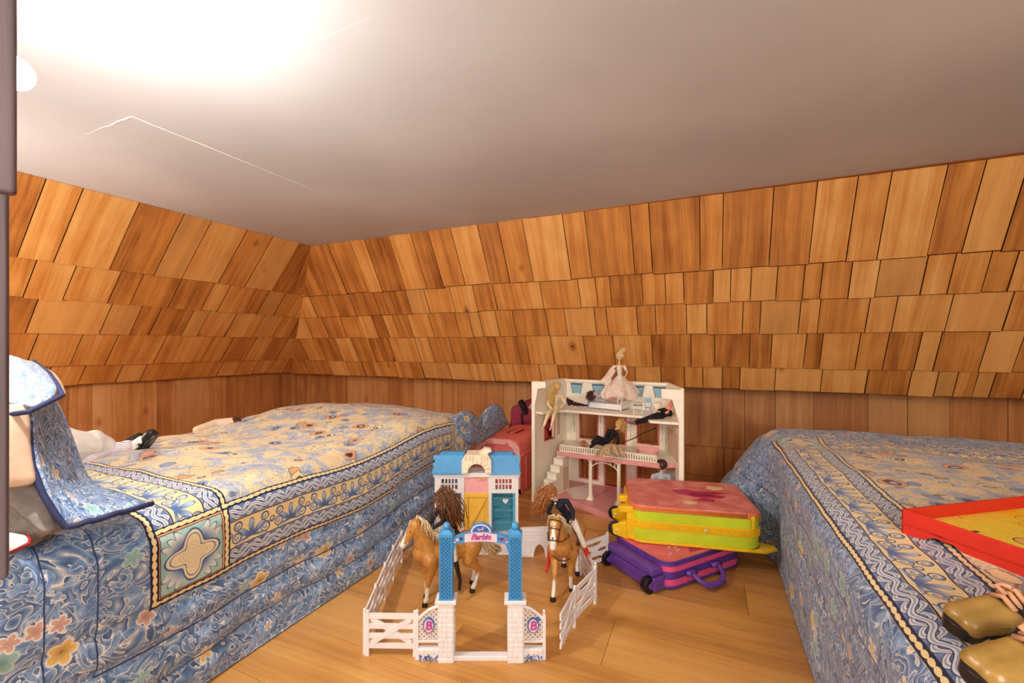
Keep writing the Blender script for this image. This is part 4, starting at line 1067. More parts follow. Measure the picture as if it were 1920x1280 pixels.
at_b = MB(); at_b.box(0, .5586, -.006, .006, .465, .61, Mb); at_b = at_b.build('attic_back_wall', M['housec'], hs)
q = MB(); q.box(-.002, .5606, -.022, .012, .600, .614, Mb); q.build('ridge_beam', M['housec'], at_b, bevel=.001)
for px in (1082, 1122, 1196, 1238):
    s = backs(px); q = MB(); q.prism([(s-.034, .594), (s-.022, .535), (s+.022, .535), (s+.034, .594)], -.0085, -.006, Mb @ XZ); aw = q.build('attic_window', M['paleblue'], at_b)
    q = MB(); q.bar(Mb @ Vector((s-.036, -.009, .596)), Mb @ Vector((s-.022, -.009, .533)), .002, .002); q.bar(Mb @ Vector((s+.036, -.009, .596)), Mb @ Vector((s+.022, -.009, .533)), .002, .002)
    q.box(s-.03, s+.03, -.0095, -.008, .584, .590, Mb); q.build('window_outline', M['darkprint'], aw)
# stairs along the left wing
st = thing  # (steps are parts of the house)
f2 = Vector((*hp2(-.735, 2.30), 0)); e2 = Vector((*hp2(-.792, 2.085), 0)); dd = (e2-f2); n_s = 7
for i in range(n_s):
    a = f2 + dd*(i/n_s); c = f2 + dd*((i+1)/n_s); pr = Vector((-dd.y, dd.x, 0)).normalized()*.058
    if pr.x < 0: pr = -pr
    h = .235 - .031*i
    q = MB(); q.prism([(a.x, a.y), (c.x, c.y), (c.x+pr.x, c.y+pr.y), (a.x+pr.x, a.y+pr.y)], .03, h-.0042); q.prism([(a.x, a.y), (c.x+dd.x*.012, c.y+dd.y*.012), (c.x+pr.x*1.04+dd.x*.012, c.y+pr.y*1.04), (a.x+pr.x*1.04, a.y+pr.y*1.04)], h-.004, h)
    q.build('stair_step', M['housec'], hs)
q = MB(); pr = Vector((-dd.y, dd.x, 0)).normalized()*.0595
if pr.x < 0: pr = -pr
a = f2+pr+dd*.05; c = f2+pr+dd*.30; q.bar(Vector((a.x, a.y, .10)), Vector((c.x, c.y, .10)), .003, .12); q.build('stair_door', M['beige'], hs)
for (x, y) in ((-.536, 2.178), (-.392, 2.163)):
    p = hp2(x, y); q = MB(); Mx = Matrix.Translation((p[0], p[1], .03))
    q.box(-.016, .016, -.016, .016, 0, .008, Mx); q.lathe([(.014, .008), (.0135, .014), (.011, .018), (.0105, .02)], 16, Mx); q.lathe([(.0098, .02), (.009, .19)], 12, Mx); q.lathe([(.009, .19), (.013, .20)], 12, Mx); q.box(-.014, .014, -.014, .014, .2, .21, Mx)
    q.build('column', M['housec'], hs)
pa, pb = Vector((*hp2(-.536, 2.172), 0)), Vector((*hp2(-.392, 2.157), 0))
q = MB(); n = 12; up_ = []; lo_ = []
for i in range(n+1):
    t = i/n; p = pa.lerp(pb, t); lo = .185 + .04*math.sin(math.pi*t)**.6; lo_.append(Vector((p.x, p.y, lo))); up_.append(Vector((p.x, p.y, .238)))
q.tube(lo_, .0022, 6); q.tube(up_, .0022, 6)
for i in range(1, n): q.bar(lo_[i], up_[i-1] if i % 2 else up_[i+1 if i < n else i], .0018, .0018); 
q.build('arch_bracket', M['housec'], hs)
ra_, rb_ = Vector((*hp2(-.688, 2.156), 0)), Vector((*hp2(-.213, 2.119), 0))
q = MB(); q.bar(ra_+Vector((0, 0, .266)), rb_+Vector((0, 0, .266)), .006, .004); q.bar(ra_+Vector((0, 0, .295)), rb_+Vector((0, 0, .295)), .007, .005); rl = q.build('railing', M['housec'], hs)
q = MB()
for i in range(41): p = ra_.lerp(rb_, i/40); q.bar(p+Vector((0, 0, .266)), p+Vector((0, 0, .295)), .0045, .0045, (1, 0, 0))
q.build('baluster', M['housec'], rl, kind='stuff')
# furniture
tb_ = thing('toy_bed', 'small white toy bed with lavender rails on the dollhouse attic floor', 'toy bed', (-.588, 2.353, .465), math.atan2(-.048, .183))
q = MB(); q.box(0, .185, 0, .10, .004, .034); q.build('mattress', M['toywhite'], tb_, bevel=.006)
for x in (-.006, .187):
    q = MB(); q.tube([(x, 0, 0), (x, 0, .045), (x, .02, .062), (x, .05, .068), (x, .08, .062), (x, .10, .045), (x, .10, 0)], .0032, 8); q.box(x-.0025, x+.0025, .004, .096, .02, .05); q.build('bed_end', M['lav'] if x < 0 else M['toywhite'], tb_)
q = MB(); q.box(.0, .185, -.004, 0, .006, .014); q.build('side_rail', M['toywhite'], tb_)
tc = thing('toy_chair', 'tiny blue and lavender toy chair with a heart back, on the attic floor', 'toy chair', (-.262, 2.235, .465), R(8))
q = MB(); q.box(-.016, .016, -.015, .015, .034, .038); q.build('seat', M['lav'], tc, bevel=.001)
for x in (-.013, .013):
    for y in (-.012, .012): q = MB(); q.cyl((x, y, 0), (x, y, .036), .002, n=8); q.build('leg', M['lav'], tc)
q = MB()
for x in (-.014, .014): q.cyl((x, .014, .036), (x, .016, .085), .002, n=8)
q.prism([(x_, z_+.07) for x_, z_ in heart(0, 0, .0155)], .013, .017, XZ); q.box(-.014, .014, .014, .017, .060, .083); q.build('backrest', M['paleblue'], tc)
tt = thing('toy_table', 'tiny white toy table with dark edges beside the heart back chair', 'toy table', (-.315, 2.262, .465), R(8))
q = MB(); q.box(-.022, .022, -.018, .018, .036, .040); q.build('table_top', M['toywhite'], tt)
for x in (-.019, .019):
    for y in (-.015, .015): q = MB(); q.cyl((x, y, 0), (x, y, .037), .0022, n=8); q.build('leg', M['toywhite'], tt)
q = MB(); q.tube([(-.022, -.018, .041), (.022, -.018, .041), (.022, .018, .041), (-.022, .018, .041), (-.022, -.018, .041)], .001, 6); q.tube([(-.02, -.0185, .022), (.02, -.0185, .022)], .001, 6); q.build('edge_trim', M['black'], tt)
q = MB(); q.tube([(-.015+.001*0, 0, .042), (-.015, 0, .056), (.015, 0, .056), (.015, 0, .042)], .001, 6); q.build('plate_rack', M['black'], tt)
ts = thing('toy_stool', 'round white toy stool on the attic floor right of the chair', 'toy stool', (-.222, 2.26, .465))
q = MB(); q.lathe([(.018, 0), (.020, .01), (.017, .04), (.022, .05), (.022, .056), (.018, .06)], 20); q.build('stool_body', M['housec'], ts, smooth=True)
stk = thing('stick', 'thin brown toy riding stick lying on the balcony floor and railing', 'stick', P(1200, 815, 2.15))
q = MB(); q.tube([P(1168, 829, 2.118), P(1190, 821, 2.16), P(1208, 811, 2.22), P(1228, 803, 2.27)], [.0022, .003, .004, .0028], 8); at0(q.build('shaft', plain('brown_stick', rgb(92, 62, 36), .6), stk), stk)
q = MB(); q.ball(P(1228, 803, 2.27), .005, 10); at0(q.build('knob', M['black'], stk), stk)
tw = thing('toy_sofa', 'low ivory and rose toy sofa on the balcony floor at the right window', 'toy sofa', (-.265, 2.215, .264), R(-6))
q = MB(); q.box(-.05, .05, -.03, .03, 0, .018); q.build('seat', M['housec'], tw, bevel=.004)
q = MB(); q.box(-.05, .05, .02, .032, .018, .045); q.build('backrest', M['housep'], tw, bevel=.004)
for x in (-.05, .042): q = MB(); q.box(x, x+.008, -.03, .02, .018, .028); q.build('armrest', M['housep'], tw, bevel=.002)
# ------------------------------------------------------------------ dolls and horses
M['dollskin'] = attr_mat('doll_vinyl', .4, 80, .12)
M['horse'] = attr_mat('horse_vinyl', .38, 70, .25)
def hairmat(n, c, d):
    m = Sh(n, .38, .5); m.color(m.mix(m.noise(m.coord('Object'), 260, 2).step(.3, .7), d, c)); return m.mat
M['blond'] = hairmat('blond_fibre', rgb(236, 198, 120), rgb(190, 140, 70)); M['brown'] = hairmat('brown_fibre', rgb(134, 84, 46), rgb(70, 40, 22))
M['auburn'] = hairmat('auburn_fibre', rgb(196, 128, 66), rgb(120, 66, 30)); M['dkbrown'] = hairmat('dark_brown_fibre', rgb(96, 56, 38), rgb(50, 28, 20))
M['platinum'] = hairmat('platinum_fibre', rgb(246, 226, 178), rgb(216, 180, 120)); M['mane'] = hairmat('cream_mane', rgb(244, 226, 186), rgb(206, 172, 118))
M['strawb'] = hairmat('strawberry_fibre', rgb(226, 164, 116), rgb(170, 104, 66))
M['navyj'] = plain('navy_velvet', rgb(26, 28, 52), .7, .15, 90, .2); M['whitej'] = plain('white_jodhpur', rgb(238, 228, 214), .6, .05, 120, .2)
M['blackboot'] = plain('black_boot', rgb(40, 38, 36), .35); M['redboot'] = plain('red_boot', rgb(226, 44, 34), .3, .04)
M['creamsuit'] = plain('cream_knit', rgb(244, 222, 172), .8, .10, 160, .4); M['brownleather'] = plain('brown_leather', rgb(86, 48, 26), .45, .1, 80)
M['hoof'] = plain('dark_hoof', rgb(50, 32, 26), .3); M['purplefoot'] = plain('mauve_shoe', rgb(160, 96, 116), .5)
M['blacksuit'] = plain('black_velvet', rgb(24, 20, 28), .8, .2, 120, .3); M['greyblue'] = plain('grey_blue_shirt', rgb(186, 190, 200), .7, .06, 90, .2)
mp = Sh('brocade', .8); mp.color(mp.mix(mp.noise(mp.coord('Object'), 240, 3, .6, 1.5).step(.42, .56), rgb(120, 84, 58), rgb(226, 196, 150))); M['brocade'] = mp.mat
mp = Sh('gauze', .45, .3); mp.color(mp.mix(mp.noise(mp.coord('Object'), 70, 3).step(.3, .7), rgb(240, 210, 190), rgb(250, 234, 220))); mp.b.inputs['Alpha'].default_value = .82; mp.b.inputs['Sheen Weight'].default_value = .3; M['gauze'] = mp.mat
mp = Sh('orange_pink_stripe', .7); x, y, z = mp.xyz(mp.coord('Object')); mp.color(mp.mix((z*900.0+x*500.0).sin().gt(0.0), rgb(236, 120, 60), rgb(246, 190, 180))); M['ostripe'] = mp.mat
SKIN = rgb(238, 190, 152)
V3 = Vector
def hand_mb(q, w, d, nrm, s):
    """palm, four fingers of unequal length and a thumb"""
    d = d.normalized(); sd = d.cross(nrm).normalized()
    q.tube([w, w+d*.007*s], [.0026*s, .0032*s], 8)
    for k, L in enumerate((.0075, .0088, .0082, .0064)):
        b0 = w + d*.0065*s + sd*(k-1.5)*.0017*s; b1 = b0 + d*L*.55*s; b2 = b1 + (d*.8 - nrm*.5).normalized()*L*.45*s
        q.tube([b0, b1, b2], [.0009*s, .00085*s, .0006*s], 6)
    t0 = w + d*.002*s - sd*.0026*s; q.tube([t0, t0+(d*.6-sd*.8).normalized()*.004*s, t0+(d*1.0-sd*.7).normalized()*.0065*s], [.001*s, .0009*s, .0007*s], 6)
def fig_body(par, J, s, fdir, loc=None, mat=None, vox=.0016, lips=rgb(214, 80, 110), eye=rgb(40, 60, 110), hf=1.25):
    """whole doll body from joints: head, neck, chest, waist, pelvis, and per side shoulder, elbow, wrist, hip, knee, ankle, toe"""
    fdir = fdir.normalized(); upv = (J['head']-J['neck']).normalized(); sd = fdir.cross(upv).normalized(); H_ = J['head']
    hs = s*hf
    c = [(H_, .0125*hs, (.9, .95, 1.05)), (H_+fdir*.003*hs-upv*.005*hs, .0088*hs, (.9, .9, 1.0)), (H_+fdir*.0118*hs-upv*.0012*hs, .0018*hs), (H_+fdir*.0085*hs-upv*.0105*hs, .0035*hs),
         (J['neck'], .0046*s, H_-upv*.006*s, .0044*s), (J['chest'], .0135*s, J['neck']-(J['neck']-J['chest'])*.25, .0075*s), (J['chest'], .0135*s, J['waist'], .0095*s), (J['waist'], .0098*s, J['pelvis'], .0145*s)]
    for e in (1, -1): c.append((H_+sd*e*.0115*hs-upv*.001*hs, .0022*hs))
    for k in 'lr':
        sh, el, wr = J['s'+k], J['e'+k], J['w'+k]; hp, kn, an, to = J['h'+k], J['k'+k], J['a'+k], J['t'+k]
        c += [(J['chest']+(J['neck']-J['chest'])*.6, .007*s, sh, .0062*s), (sh, .0062*s, el, .0046*s), (el, .0046*s, wr, .0032*s), (J['pelvis'], .0125*s, hp, .0110*s), (hp, .0108*s, kn, .0074*s), (kn, .0072*s, an, .0044*s), (an, .0045*s, to, .0036*s)]
    q = MB()
    for k in 'lr':
        d = J['w'+k]-J['e'+k]; n = fdir if abs(d.normalized().dot(fdir)) < .9 else upv; hand_mb(q, J['w'+k], d, n, s)
    o = body('body', c, mat or M['dollskin'], None, vox*s, 3)
    bm = bmesh.new(); bm.from_mesh(o.data); hm = q.mesh('h', M['dollskin'], True); bm.from_mesh(hm); bm.to_mesh(o.data); bm.free(); bpy.data.meshes.remove(hm)
    at = o.data.color_attributes.new('Col', 'FLOAT_COLOR', 'POINT')
    eyes = [H_+fdir*.0112*hs+sd*e*.0046*hs+upv*.0012*hs for e in (1, -1)]; lp = H_+fdir*.0118*hs-upv*.0062*hs
    brow = [H_+fdir*.0105*hs+sd*e*.005*hs+upv*.0042*hs for e in (1, -1)]
    for i, v in enumerate(o.data.vertices):
        col = SKIN
        if any((v.co-e).length < .0021*hs for e in eyes): col = eye
        elif any((v.co-e).length < .0012*hs for e in brow): col = rgb(130, 86, 50)
        elif (v.co-lp).length < .0022*hs: col = lips
        elif any((v.co-(H_+fdir*.009*hs+sd*e*.008*hs-upv*.003*hs)).length < .003*hs for e in (1, -1)): col = rgb(240, 160, 140)
        at.data[i].color = col
    for p in o.data.polygons: p.use_smooth = True
    o.parent = par
    if loc is not None: o.location = -loc
    return o
def cloth(name, caps, mat, par, vox=.0018, loc=None, jit=None, sm_=3):
    o = body(name, caps, mat, par, vox, sm_, jit=jit)
    if loc is not None: o.location = -loc
    return o
def jacket_caps(J, s, g=1.0, sleeves=True):
    c = [(J['chest'], .0158*s*g, J['neck']-(J['neck']-J['chest'])*.35, .009*s*g), (J['chest'], .0158*s*g, J['waist'], .0118*s*g), (J['waist'], .0118*s*g, J['pelvis'], .0165*s*g)]
    if sleeves:
        for k in 'lr': c += [(J['chest']+(J['neck']-J['chest'])*.6, .009*s, J['s'+k], .0082*s*g), (J['s'+k], .0082*s*g, J['e'+k], .0066*s*g), (J['e'+k], .0066*s*g, J['w'+k]-(J['w'+k]-J['e'+k])*.08, .0056*s*g)]
    return c
def trouser_caps(J, s, g=1.0, to=1.0):
    c = [(J['waist'], .0115*s*g, J['pelvis'], .016*s*g)]
    for k in 'lr': c += [(J['pelvis'], .0145*s*g, J['h'+k], .0128*s*g), (J['h'+k], .0125*s*g, J['k'+k], .009*s*g), (J['k'+k], .009*s*g, J['k'+k].lerp(J['a'+k], to), .0066*s*g)]
    return c
def boot_caps(J, s, frm=.12):
    return {k: [(J['k'+k].lerp(J['a'+k], frm), .0088*s, J['a'+k], .0062*s), (J['a'+k], .0062*s, J['t'+k], .0052*s)] for k in 'lr'}
def hair(par, H_, up, face, s, mat, flow, spread, n=110, loc=None, rn=None, curl=0.0, rad=.0011, seed=1, hf=1.25):
    """scalp cap and strands that start on the scalp and follow a flow of points"""
    rn = random.Random(seed); q = MB(); s = s*hf; up = up.normalized(); face = (face - up*face.dot(up)).normalized(); sd = face.cross(up)
    C = H_ + up*.0015*s - face*.0022*s
    q.ball(C, .0134*s, 16, (1, 1, 1))
    for i in range(n):
        while True:
            d = V3((rn.gauss(0, 1), rn.gauss(0, 1), rn.gauss(0, 1))).normalized()
            if d.dot(up) > -.25 and not (d.dot(face) > .45 and d.dot(up) < .62): break
        p0 = C + d*.0125*s; path = [p0, p0 + d*.0035*s + (flow[0])*.15]; rr = [rad*s]*2
        ph = rn.uniform(0, 6.28); o1 = V3((rn.gauss(0, 1), rn.gauss(0, 1), rn.gauss(0, 1)))
        stop = rn.uniform(.75, 1.0)*len(flow)
        for k, (f, w) in enumerate(zip(flow, spread)):
            if k > stop: break
            off = (o1*.5 + d*.7)*w
            cu_ = V3((math.sin(ph+k*2.1), math.cos(ph*1.3+k*1.9), math.sin(ph*.7+k*2.5)))*curl
            path.append(H_ + f + off + cu_); rr.append(rad*s*(1-.5*k/len(flow)))
        # soften
        sp = [path[0]]
        for a, c in zip(path, path[1:]): sp += [a.lerp(c, .5), c]
        q.tube(sp, [rad*s]*len(sp), 5)
    o = q.build('hair', mat, par, smooth=True)
    if loc is not None: o.location = -loc
    return o

TAN, TAND, HW = rgb(204, 142, 70), rgb(168, 104, 44), rgb(248, 240, 228)
def horse(label, loc, rz, neck, poll, muz, fore, hind, bridle, tail, blaze=True):
    t = thing('toy_horse', label, 'toy horse', loc, rz)
    f = V3
    c = [(f((-.075, 0, .152)), .041, f((.045, 0, .150)), .038), (f((.045, 0, .150)), .038, f((.078, 0, .158)), .034), (f((-.075, 0, .152)), .041, f((-.092, 0, .160)), .034), (f((-.02, 0, .138)), .036, f((.03, 0, .138)), .036),
         (f((.068, 0, .165)), .036, neck, .025), (neck, .025, poll, .0175), (poll, .0185, poll.lerp(muz, .45), .0150), (poll.lerp(muz, .4), .0150, muz, .0098), (muz, .0100), (poll.lerp(muz, .35)-f((0, 0, .006)), .0135)]
    side = f((0, 1, 0)); hd = (muz-poll).normalized(); sd = hd.cross(f((0, 0, 1))).normalized(); upn = sd.cross(hd)
    for e in (1, -1): c.append((poll+sd*e*.010-hd*.002, .0055, poll+sd*e*.0125-hd*.016+upn*.008, .0022))
    hoofs = []
    for (kn, fe, ho), e in zip(fore, (1, -1)):
        sh = f((.066, .024*e, .142)); el = f((.060, .027*e, .115))
        c += [(sh, .026, el, .018), (el, .0172, kn, .0092), (kn, .0094, kn.lerp(fe, .3), .0068), (kn.lerp(fe, .3), .0066, fe, .0066), (fe, .0074, ho+f((0, 0, .008)), .0068)]; hoofs.append(ho)
    for (stf, hk, fe, ho), e in zip(hind, (1, -1)):
        hp = f((-.080, .024*e, .152))
        c += [(hp, .033, stf, .0225), (stf, .022, hk, .0098), (hk, .0105, hk.lerp(fe, .35), .0072), (hk.lerp(fe, .35), .007, fe, .0068), (fe, .0076, ho+f((0, 0, .008)), .007)]; hoofs.append(ho)
    def col(v):
        if v.z < .062:
            k = sm(v.z, .048, .062); return tuple(HW[i]*(1-k)+TAN[i]*k for i in range(3))+(1,)
        r_ = v-poll; al = r_.dot(hd); L = (muz-poll).length
        if al > -.004 and abs(r_.dot(sd)) < .017+.012*(al > L*.7) and r_.dot(upn) > (.004 if al < L*.72 else -.03) and r_.length < L+.02:
            w = abs(r_.dot(sd)); lim = .0042 + .006*sm(al, L*.25, L*.8) + (.02 if al > L*.86 else 0)
            if w < lim: return HW
        k = noise.noise(v*18)*.5+.5; k = sm(k, .25, .8)*.7 + .3*sm(v.z, .20, .12)*0
        return tuple(TAN[i]*(1-k*.6)+TAND[i]*k*.6 for i in range(3))+(1,)
    o = body('body', c, M['horse'], t, .0024, 4, None, col)
    for h_ in hoofs:
        q = MB(); q.lathe([(.0098, 0), (.0082, .011), (.0068, .0135)], 14, Matrix.Translation(h_)); q.build('hoof', M['hoof'], t, smooth=True, bevel=.001)
    q = MB()
    for e in (1, -1):
        q.ball(poll+hd*.019+sd*e*.0135+upn*.0045, .0028, 10)
        q.ball(muz+hd*.008+sd*e*.0045+upn*.003, .0014, 8)
    q.build('eye', M['black'], t, smooth=True)
    rn = random.Random(3); q = MB()
    for i in range(110):
        u_ = rn.random(); p = (f((.035, 0, .196)).lerp(neck+upn*.018+f((-.012, 0, .012)), min(1, u_*1.6)) if u_ < .62 else (neck+f((-.014, 0, .02))).lerp(poll-hd*.010+upn*.010, (u_-.62)/.38))
        e = 1 if rn.random() < .5 else -1; L = rn.uniform(.03, .05)
        q.tube([p, p+f((-.006, e*.006, .010+rn.uniform(0, .008))), p+f((-.012, e*(.014+rn.uniform(0, .012)), .006)), p+f((-.016+rn.uniform(-.01, .01), e*(.022+rn.uniform(0, .01)), -L*.6))], [.0013, .0016, .0014, .0006], 5)
    for i in range(26):
        p = poll-hd*.006+upn*.010; q.tube([p, p+hd*.004+upn*.010+sd*rn.uniform(-.008, .008), p+hd*(.014+rn.uniform(0, .006))+upn*.007+sd*rn.uniform(-.012, .012)], [.0013, .0014, .0005], 5)
    q.build('mane', M['mane'], t, smooth=True)
    q = MB()
    for i in range(90):
        o1 = f((rn.gauss(0, .005), rn.gauss(0, .005), rn.gauss(0, .004))); path = [f((-.112, 0, .172))]
        for k, p in enumerate(tail): path.append(p+o1*(.6+.5*k if k < len(tail)-1 else .7))
        q.tube(path, [.0016]*(len(path)-1)+[.0008], 5)
    q.build('tail', M['mane'], t, smooth=True)
    sdl = body('saddle', [(f((-.028, 0, .186)), .021, f((.022, 0, .186)), .019), (f((-.03, 0, .194)), .012, f((-.03, 0, .199)), .012), (f((0, .032, .172)), .010, f((0, .041, .140)), .009), (f((0, -.032, .172)), .010, f((0, -.041, .140)), .009)], M['brownleather'], t, .0024, 3)
    if bridle:
        q = MB(); L = (muz-poll).length
        def ring(al, rr, ru, tl=0.0): return [poll+hd*al+sd*math.cos(a_)*rr+upn*(math.sin(a_)*ru)+hd*math.sin(a_)*tl for a_ in [2*math.pi*i/18 for i in range(19)]]
        q.tube(ring(L*.70, .0142, .0135), .0017, 6); q.tube(ring(L*.22, .0182, .0165), .0017, 6); q.tube(ring(-.006, .018, .018, -.004), .0017, 6)
        for e in (1, -1):
            q.tube([poll+sd*e*.0182+hd*L*.0, poll+sd*e*.0178+hd*L*.25+upn*.002, poll+sd*e*.0150+hd*L*.68], .0016, 6)
            q.tube([poll+sd*e*.0145+hd*L*.70-upn*.004, poll+sd*e*.021+hd*L*.72-upn*.02, neck+sd*e*.036-f((0, 0, .012)), f((.02, .022*e, .215)), f((.012, .012*e, .235))], .0016, 6)
            q.ball(poll+sd*e*.0155+hd*L*.72-upn*.004, .0032, 8)
        q.build('bridle', M['brownleather'], t, smooth=True)
        q = MB(); q.tube([f((.085, .0, .118))+V3((0, .036*math.sin(a_), .034*math.cos(a_)+.03)) for a_ in [2*math.pi*i/20 for i in range(21)]], .0018, 6); q.build('breast_strap', M['brownleather'], t, smooth=True)
        q = MB(); q.ball(poll.lerp(muz, .62)+upn*.0125, .0038, 10, (.8, .5, 1.1)); q.build('nose_mark', M['black'], t, smooth=True)
    return t
f_ = V3
hL_ = math.atan2(-.14, -.1)
h1 = horse('palomino toy horse without bridle, its white blazed head near the left toy fence', (-.765, 1.20, 0), hL_, f_((.088, .002, .220)), f_((.104, .004, .250)), f_((.140, -.008, .190)),
    [(f_((.070, .022, .070)), f_((.074, .022, .024)), f_((.080, .022, 0))), (f_((.062, -.022, .070)), f_((.058, -.022, .024)), f_((.060, -.022, 0)))],
    [(f_((-.066, .026, .112)), f_((-.104, .024, .070)), f_((-.088, .024, .024)), f_((-.080, .024, 0))), (f_((-.072, -.026, .112)), f_((-.116, -.024, .072)), f_((-.108, -.024, .024)), f_((-.102, -.024, 0)))],
    False, [f_((-.125, 0, .170)), f_((-.140, -.002, .150)), f_((-.148, -.004, .125)), f_((-.170, -.006, .105)), f_((-.192, -.004, .106))])
hR_ = math.atan2(-.99, .12)
h2 = horse('palomino toy horse in a brown bridle facing the toy gate', (-.435, 1.43, 0), hR_, f_((.104, -.008, .216)), f_((.130, -.012, .250)), f_((.158, -.014, .186)),
    [(f_((.058, .024, .070)), f_((.050, .024, .026)), f_((.045, .026, 0))), (f_((.088, -.022, .072)), f_((.104, -.022, .024)), f_((.118, -.022, 0)))],
    [(f_((-.066, .026, .112)), f_((-.100, .026, .070)), f_((-.072, .026, .024)), f_((-.062, .028, 0))), (f_((-.076, -.026, .112)), f_((-.120, -.026, .072)), f_((-.112, -.026, .024)), f_((-.106, -.028, 0)))],
    True, [f_((-.125, 0, .165)), f_((-.135, 0, .130)), f_((-.138, 0, .095)), f_((-.136, 0, .06))])

def rider(label, loc, rz, J, fdir, hm, flow, spread, boot, curl, seed):
    t = thing('fashion_doll', label, 'doll', loc, rz)
    fig_body(t, J, 1.0, fdir)
    cloth('jodhpurs', trouser_caps(J, 1.0, 1.0, .35), M['whitej'], t)
    cloth('jacket', jacket_caps(J, 1.0, 1.04) + [(J['waist'], .0130, J['pelvis']+V3((-.014, 0, -.002)), .0185)], M['navyj'], t)
    for k in 'lr': cloth('boot', boot_caps(J, 1.0)[k], boot, t)
    q = MB(); q.tube([J['neck']+V3((.007*math.cos(a_), .007*math.sin(a_), -.001)) for a_ in [2*math.pi*i/12 for i in range(13)]], .0028, 8); q.ball(J['neck']+fdir.normalized()*.009-V3((0, 0, .006)), .004, 10); q.build('collar', M['whitej'], t, smooth=True)
    hair(t, J['head'], J['head']-J['neck'], fdir, 1.0, hm, flow, spread, 190, None, None, curl, .0012, seed)
    return t
J = dict(head=f_((.026, .008, .316)), neck=f_((.016, .004, .294)), chest=f_((.010, 0, .270)), waist=f_((.002, 0, .242)), pelvis=f_((-.006, 0, .216)),
    sl=f_((.014, .024, .286)), el=f_((.026, .031, .252)), wl=f_((.052, .018, .234)), sr=f_((.014, -.024, .286)), er=f_((.026, -.031, .252)), wr=f_((.052, -.014, .236)),
    hl=f_((-.006, .022, .208)), kl=f_((-.006, .054, .140)), al=f_((-.022, .058, .070)), tl=f_((-.018, .062, .044)), hr=f_((-.004, -.022, .208)), kr=f_((.012, -.056, .140)), ar=f_((.012, -.060, .070)), tr=f_((.022, -.062, .048)))
rider('doll with long wavy brown hair and black boots riding the horse without bridle', (-.765, 1.20, 0), hL_, J, f_((1, .15, -.15)), M['brown'],
    [f_((-.010, .006, .012)), f_((-.020, .012, -.006)), f_((-.024, .016, -.028)), f_((-.030, .018, -.050)), f_((-.034, .018, -.068))], [.016, .023, .025, .026, .024], M['blackboot'], .005, 4)
J = dict(head=f_((.042, -.040, .308)), neck=f_((.030, -.032, .290)), chest=f_((.018, -.018, .268)), waist=f_((.004, -.004, .240)), pelvis=f_((-.012, .006, .214)),
    sl=f_((.020, .006, .284)), el=f_((.022, .026, .254)), wl=f_((.044, .030, .232)), sr=f_((.036, -.044, .280)), er=f_((.044, -.052, .248)), wr=f_((.066, -.030, .238)),
    hl=f_((-.006, .026, .206)), kl=f_((.004, .060, .138)), al=f_((.000, .084, .074)), tl=f_((.006, .092, .050)), hr=f_((-.006, -.016, .206)), kr=f_((.010, -.054, .130)), ar=f_((.002, -.060, .062)), tr=f_((.012, -.066, .036)))
rider('doll with long auburn hair and red boots riding the horse in the bridle', (-.435, 1.43, 0), hR_, J, f_((.8, .15, -.6)), M['auburn'],
    [f_((-.006, -.014, .010)), f_((.0, -.026, -.004)), f_((.004, -.034, -.022)), f_((.004, -.040, -.046)), f_((.002, -.044, -.066))], [.014, .016, .015, .014, .013], M['redboot'], .0045, 9)
q = MB()
# dolls on the dollhouse
def doll(label, loc, J, fdir, hm, flow, spread, s=1.0, n=110, curl=.003, seed=1, rad=.0011):
    t = thing('fashion_doll', label, 'doll', loc)
    fig_body(t, J, s, fdir, V3(loc)); hair(t, J['head'], J['head']-J['neck'], fdir, s, hm, flow, spread, n, V3(loc), None, curl, rad, seed)
    return t
RT = V3((math.cos(R(24)), math.sin(R(24)), 0)); FW = V3((-math.sin(R(24)), math.cos(R(24)), 0)); UP = V3((0, 0, 1))
# blond doll seated on the attic ledge
d = 2.27
J = dict(head=P(1046, 725, d-.02), neck=P(1044, 737.5, d), chest=P(1043, 746, d), waist=P(1041, 756, d+.005), pelvis=P(1040, 765, d+.005),
    sl=P(1053, 743, d), el=P(1060, 755, d-.02), wl=P(1052, 764, d-.05), sr=P(1034, 743, d-.01), er=P(1027, 756, d-.03), wr=P(1034, 766, d-.06),
    hl=P(1045, 767, d-.01), kl=P(1039, 778, d-.075), al=P(1034, 799, d-.085), tl=P(1031, 806, d-.10), hr=P(1035, 767, d-.01), kr=P(1027, 778, d-.075), ar=P(1020, 798, d-.085), tr=P(1016, 804, d-.10))
L_ = J['pelvis'].copy(); L_.z = .465
t = doll('blond long haired doll in a cream suit sitting on the dollhouse attic ledge', L_, J, RT*.45-FW*.8-UP*.3, M['blond'],
    [-RT*.012+UP*.008+FW*.006, -RT*.026-UP*.012, -RT*.034-UP*.040, -RT*.036-UP*.072, -RT*.034-UP*.10], [.010, .012, .011, .010, .009], 1.0, 130, .002, 21)
cloth('suit_jacket', jacket_caps(J, 1.0, 1.05), M['creamsuit'], t, .0018, L_); cloth('trousers', trouser_caps(J, 1.0, 1.05, .92), M['creamsuit'], t, .0018, L_)
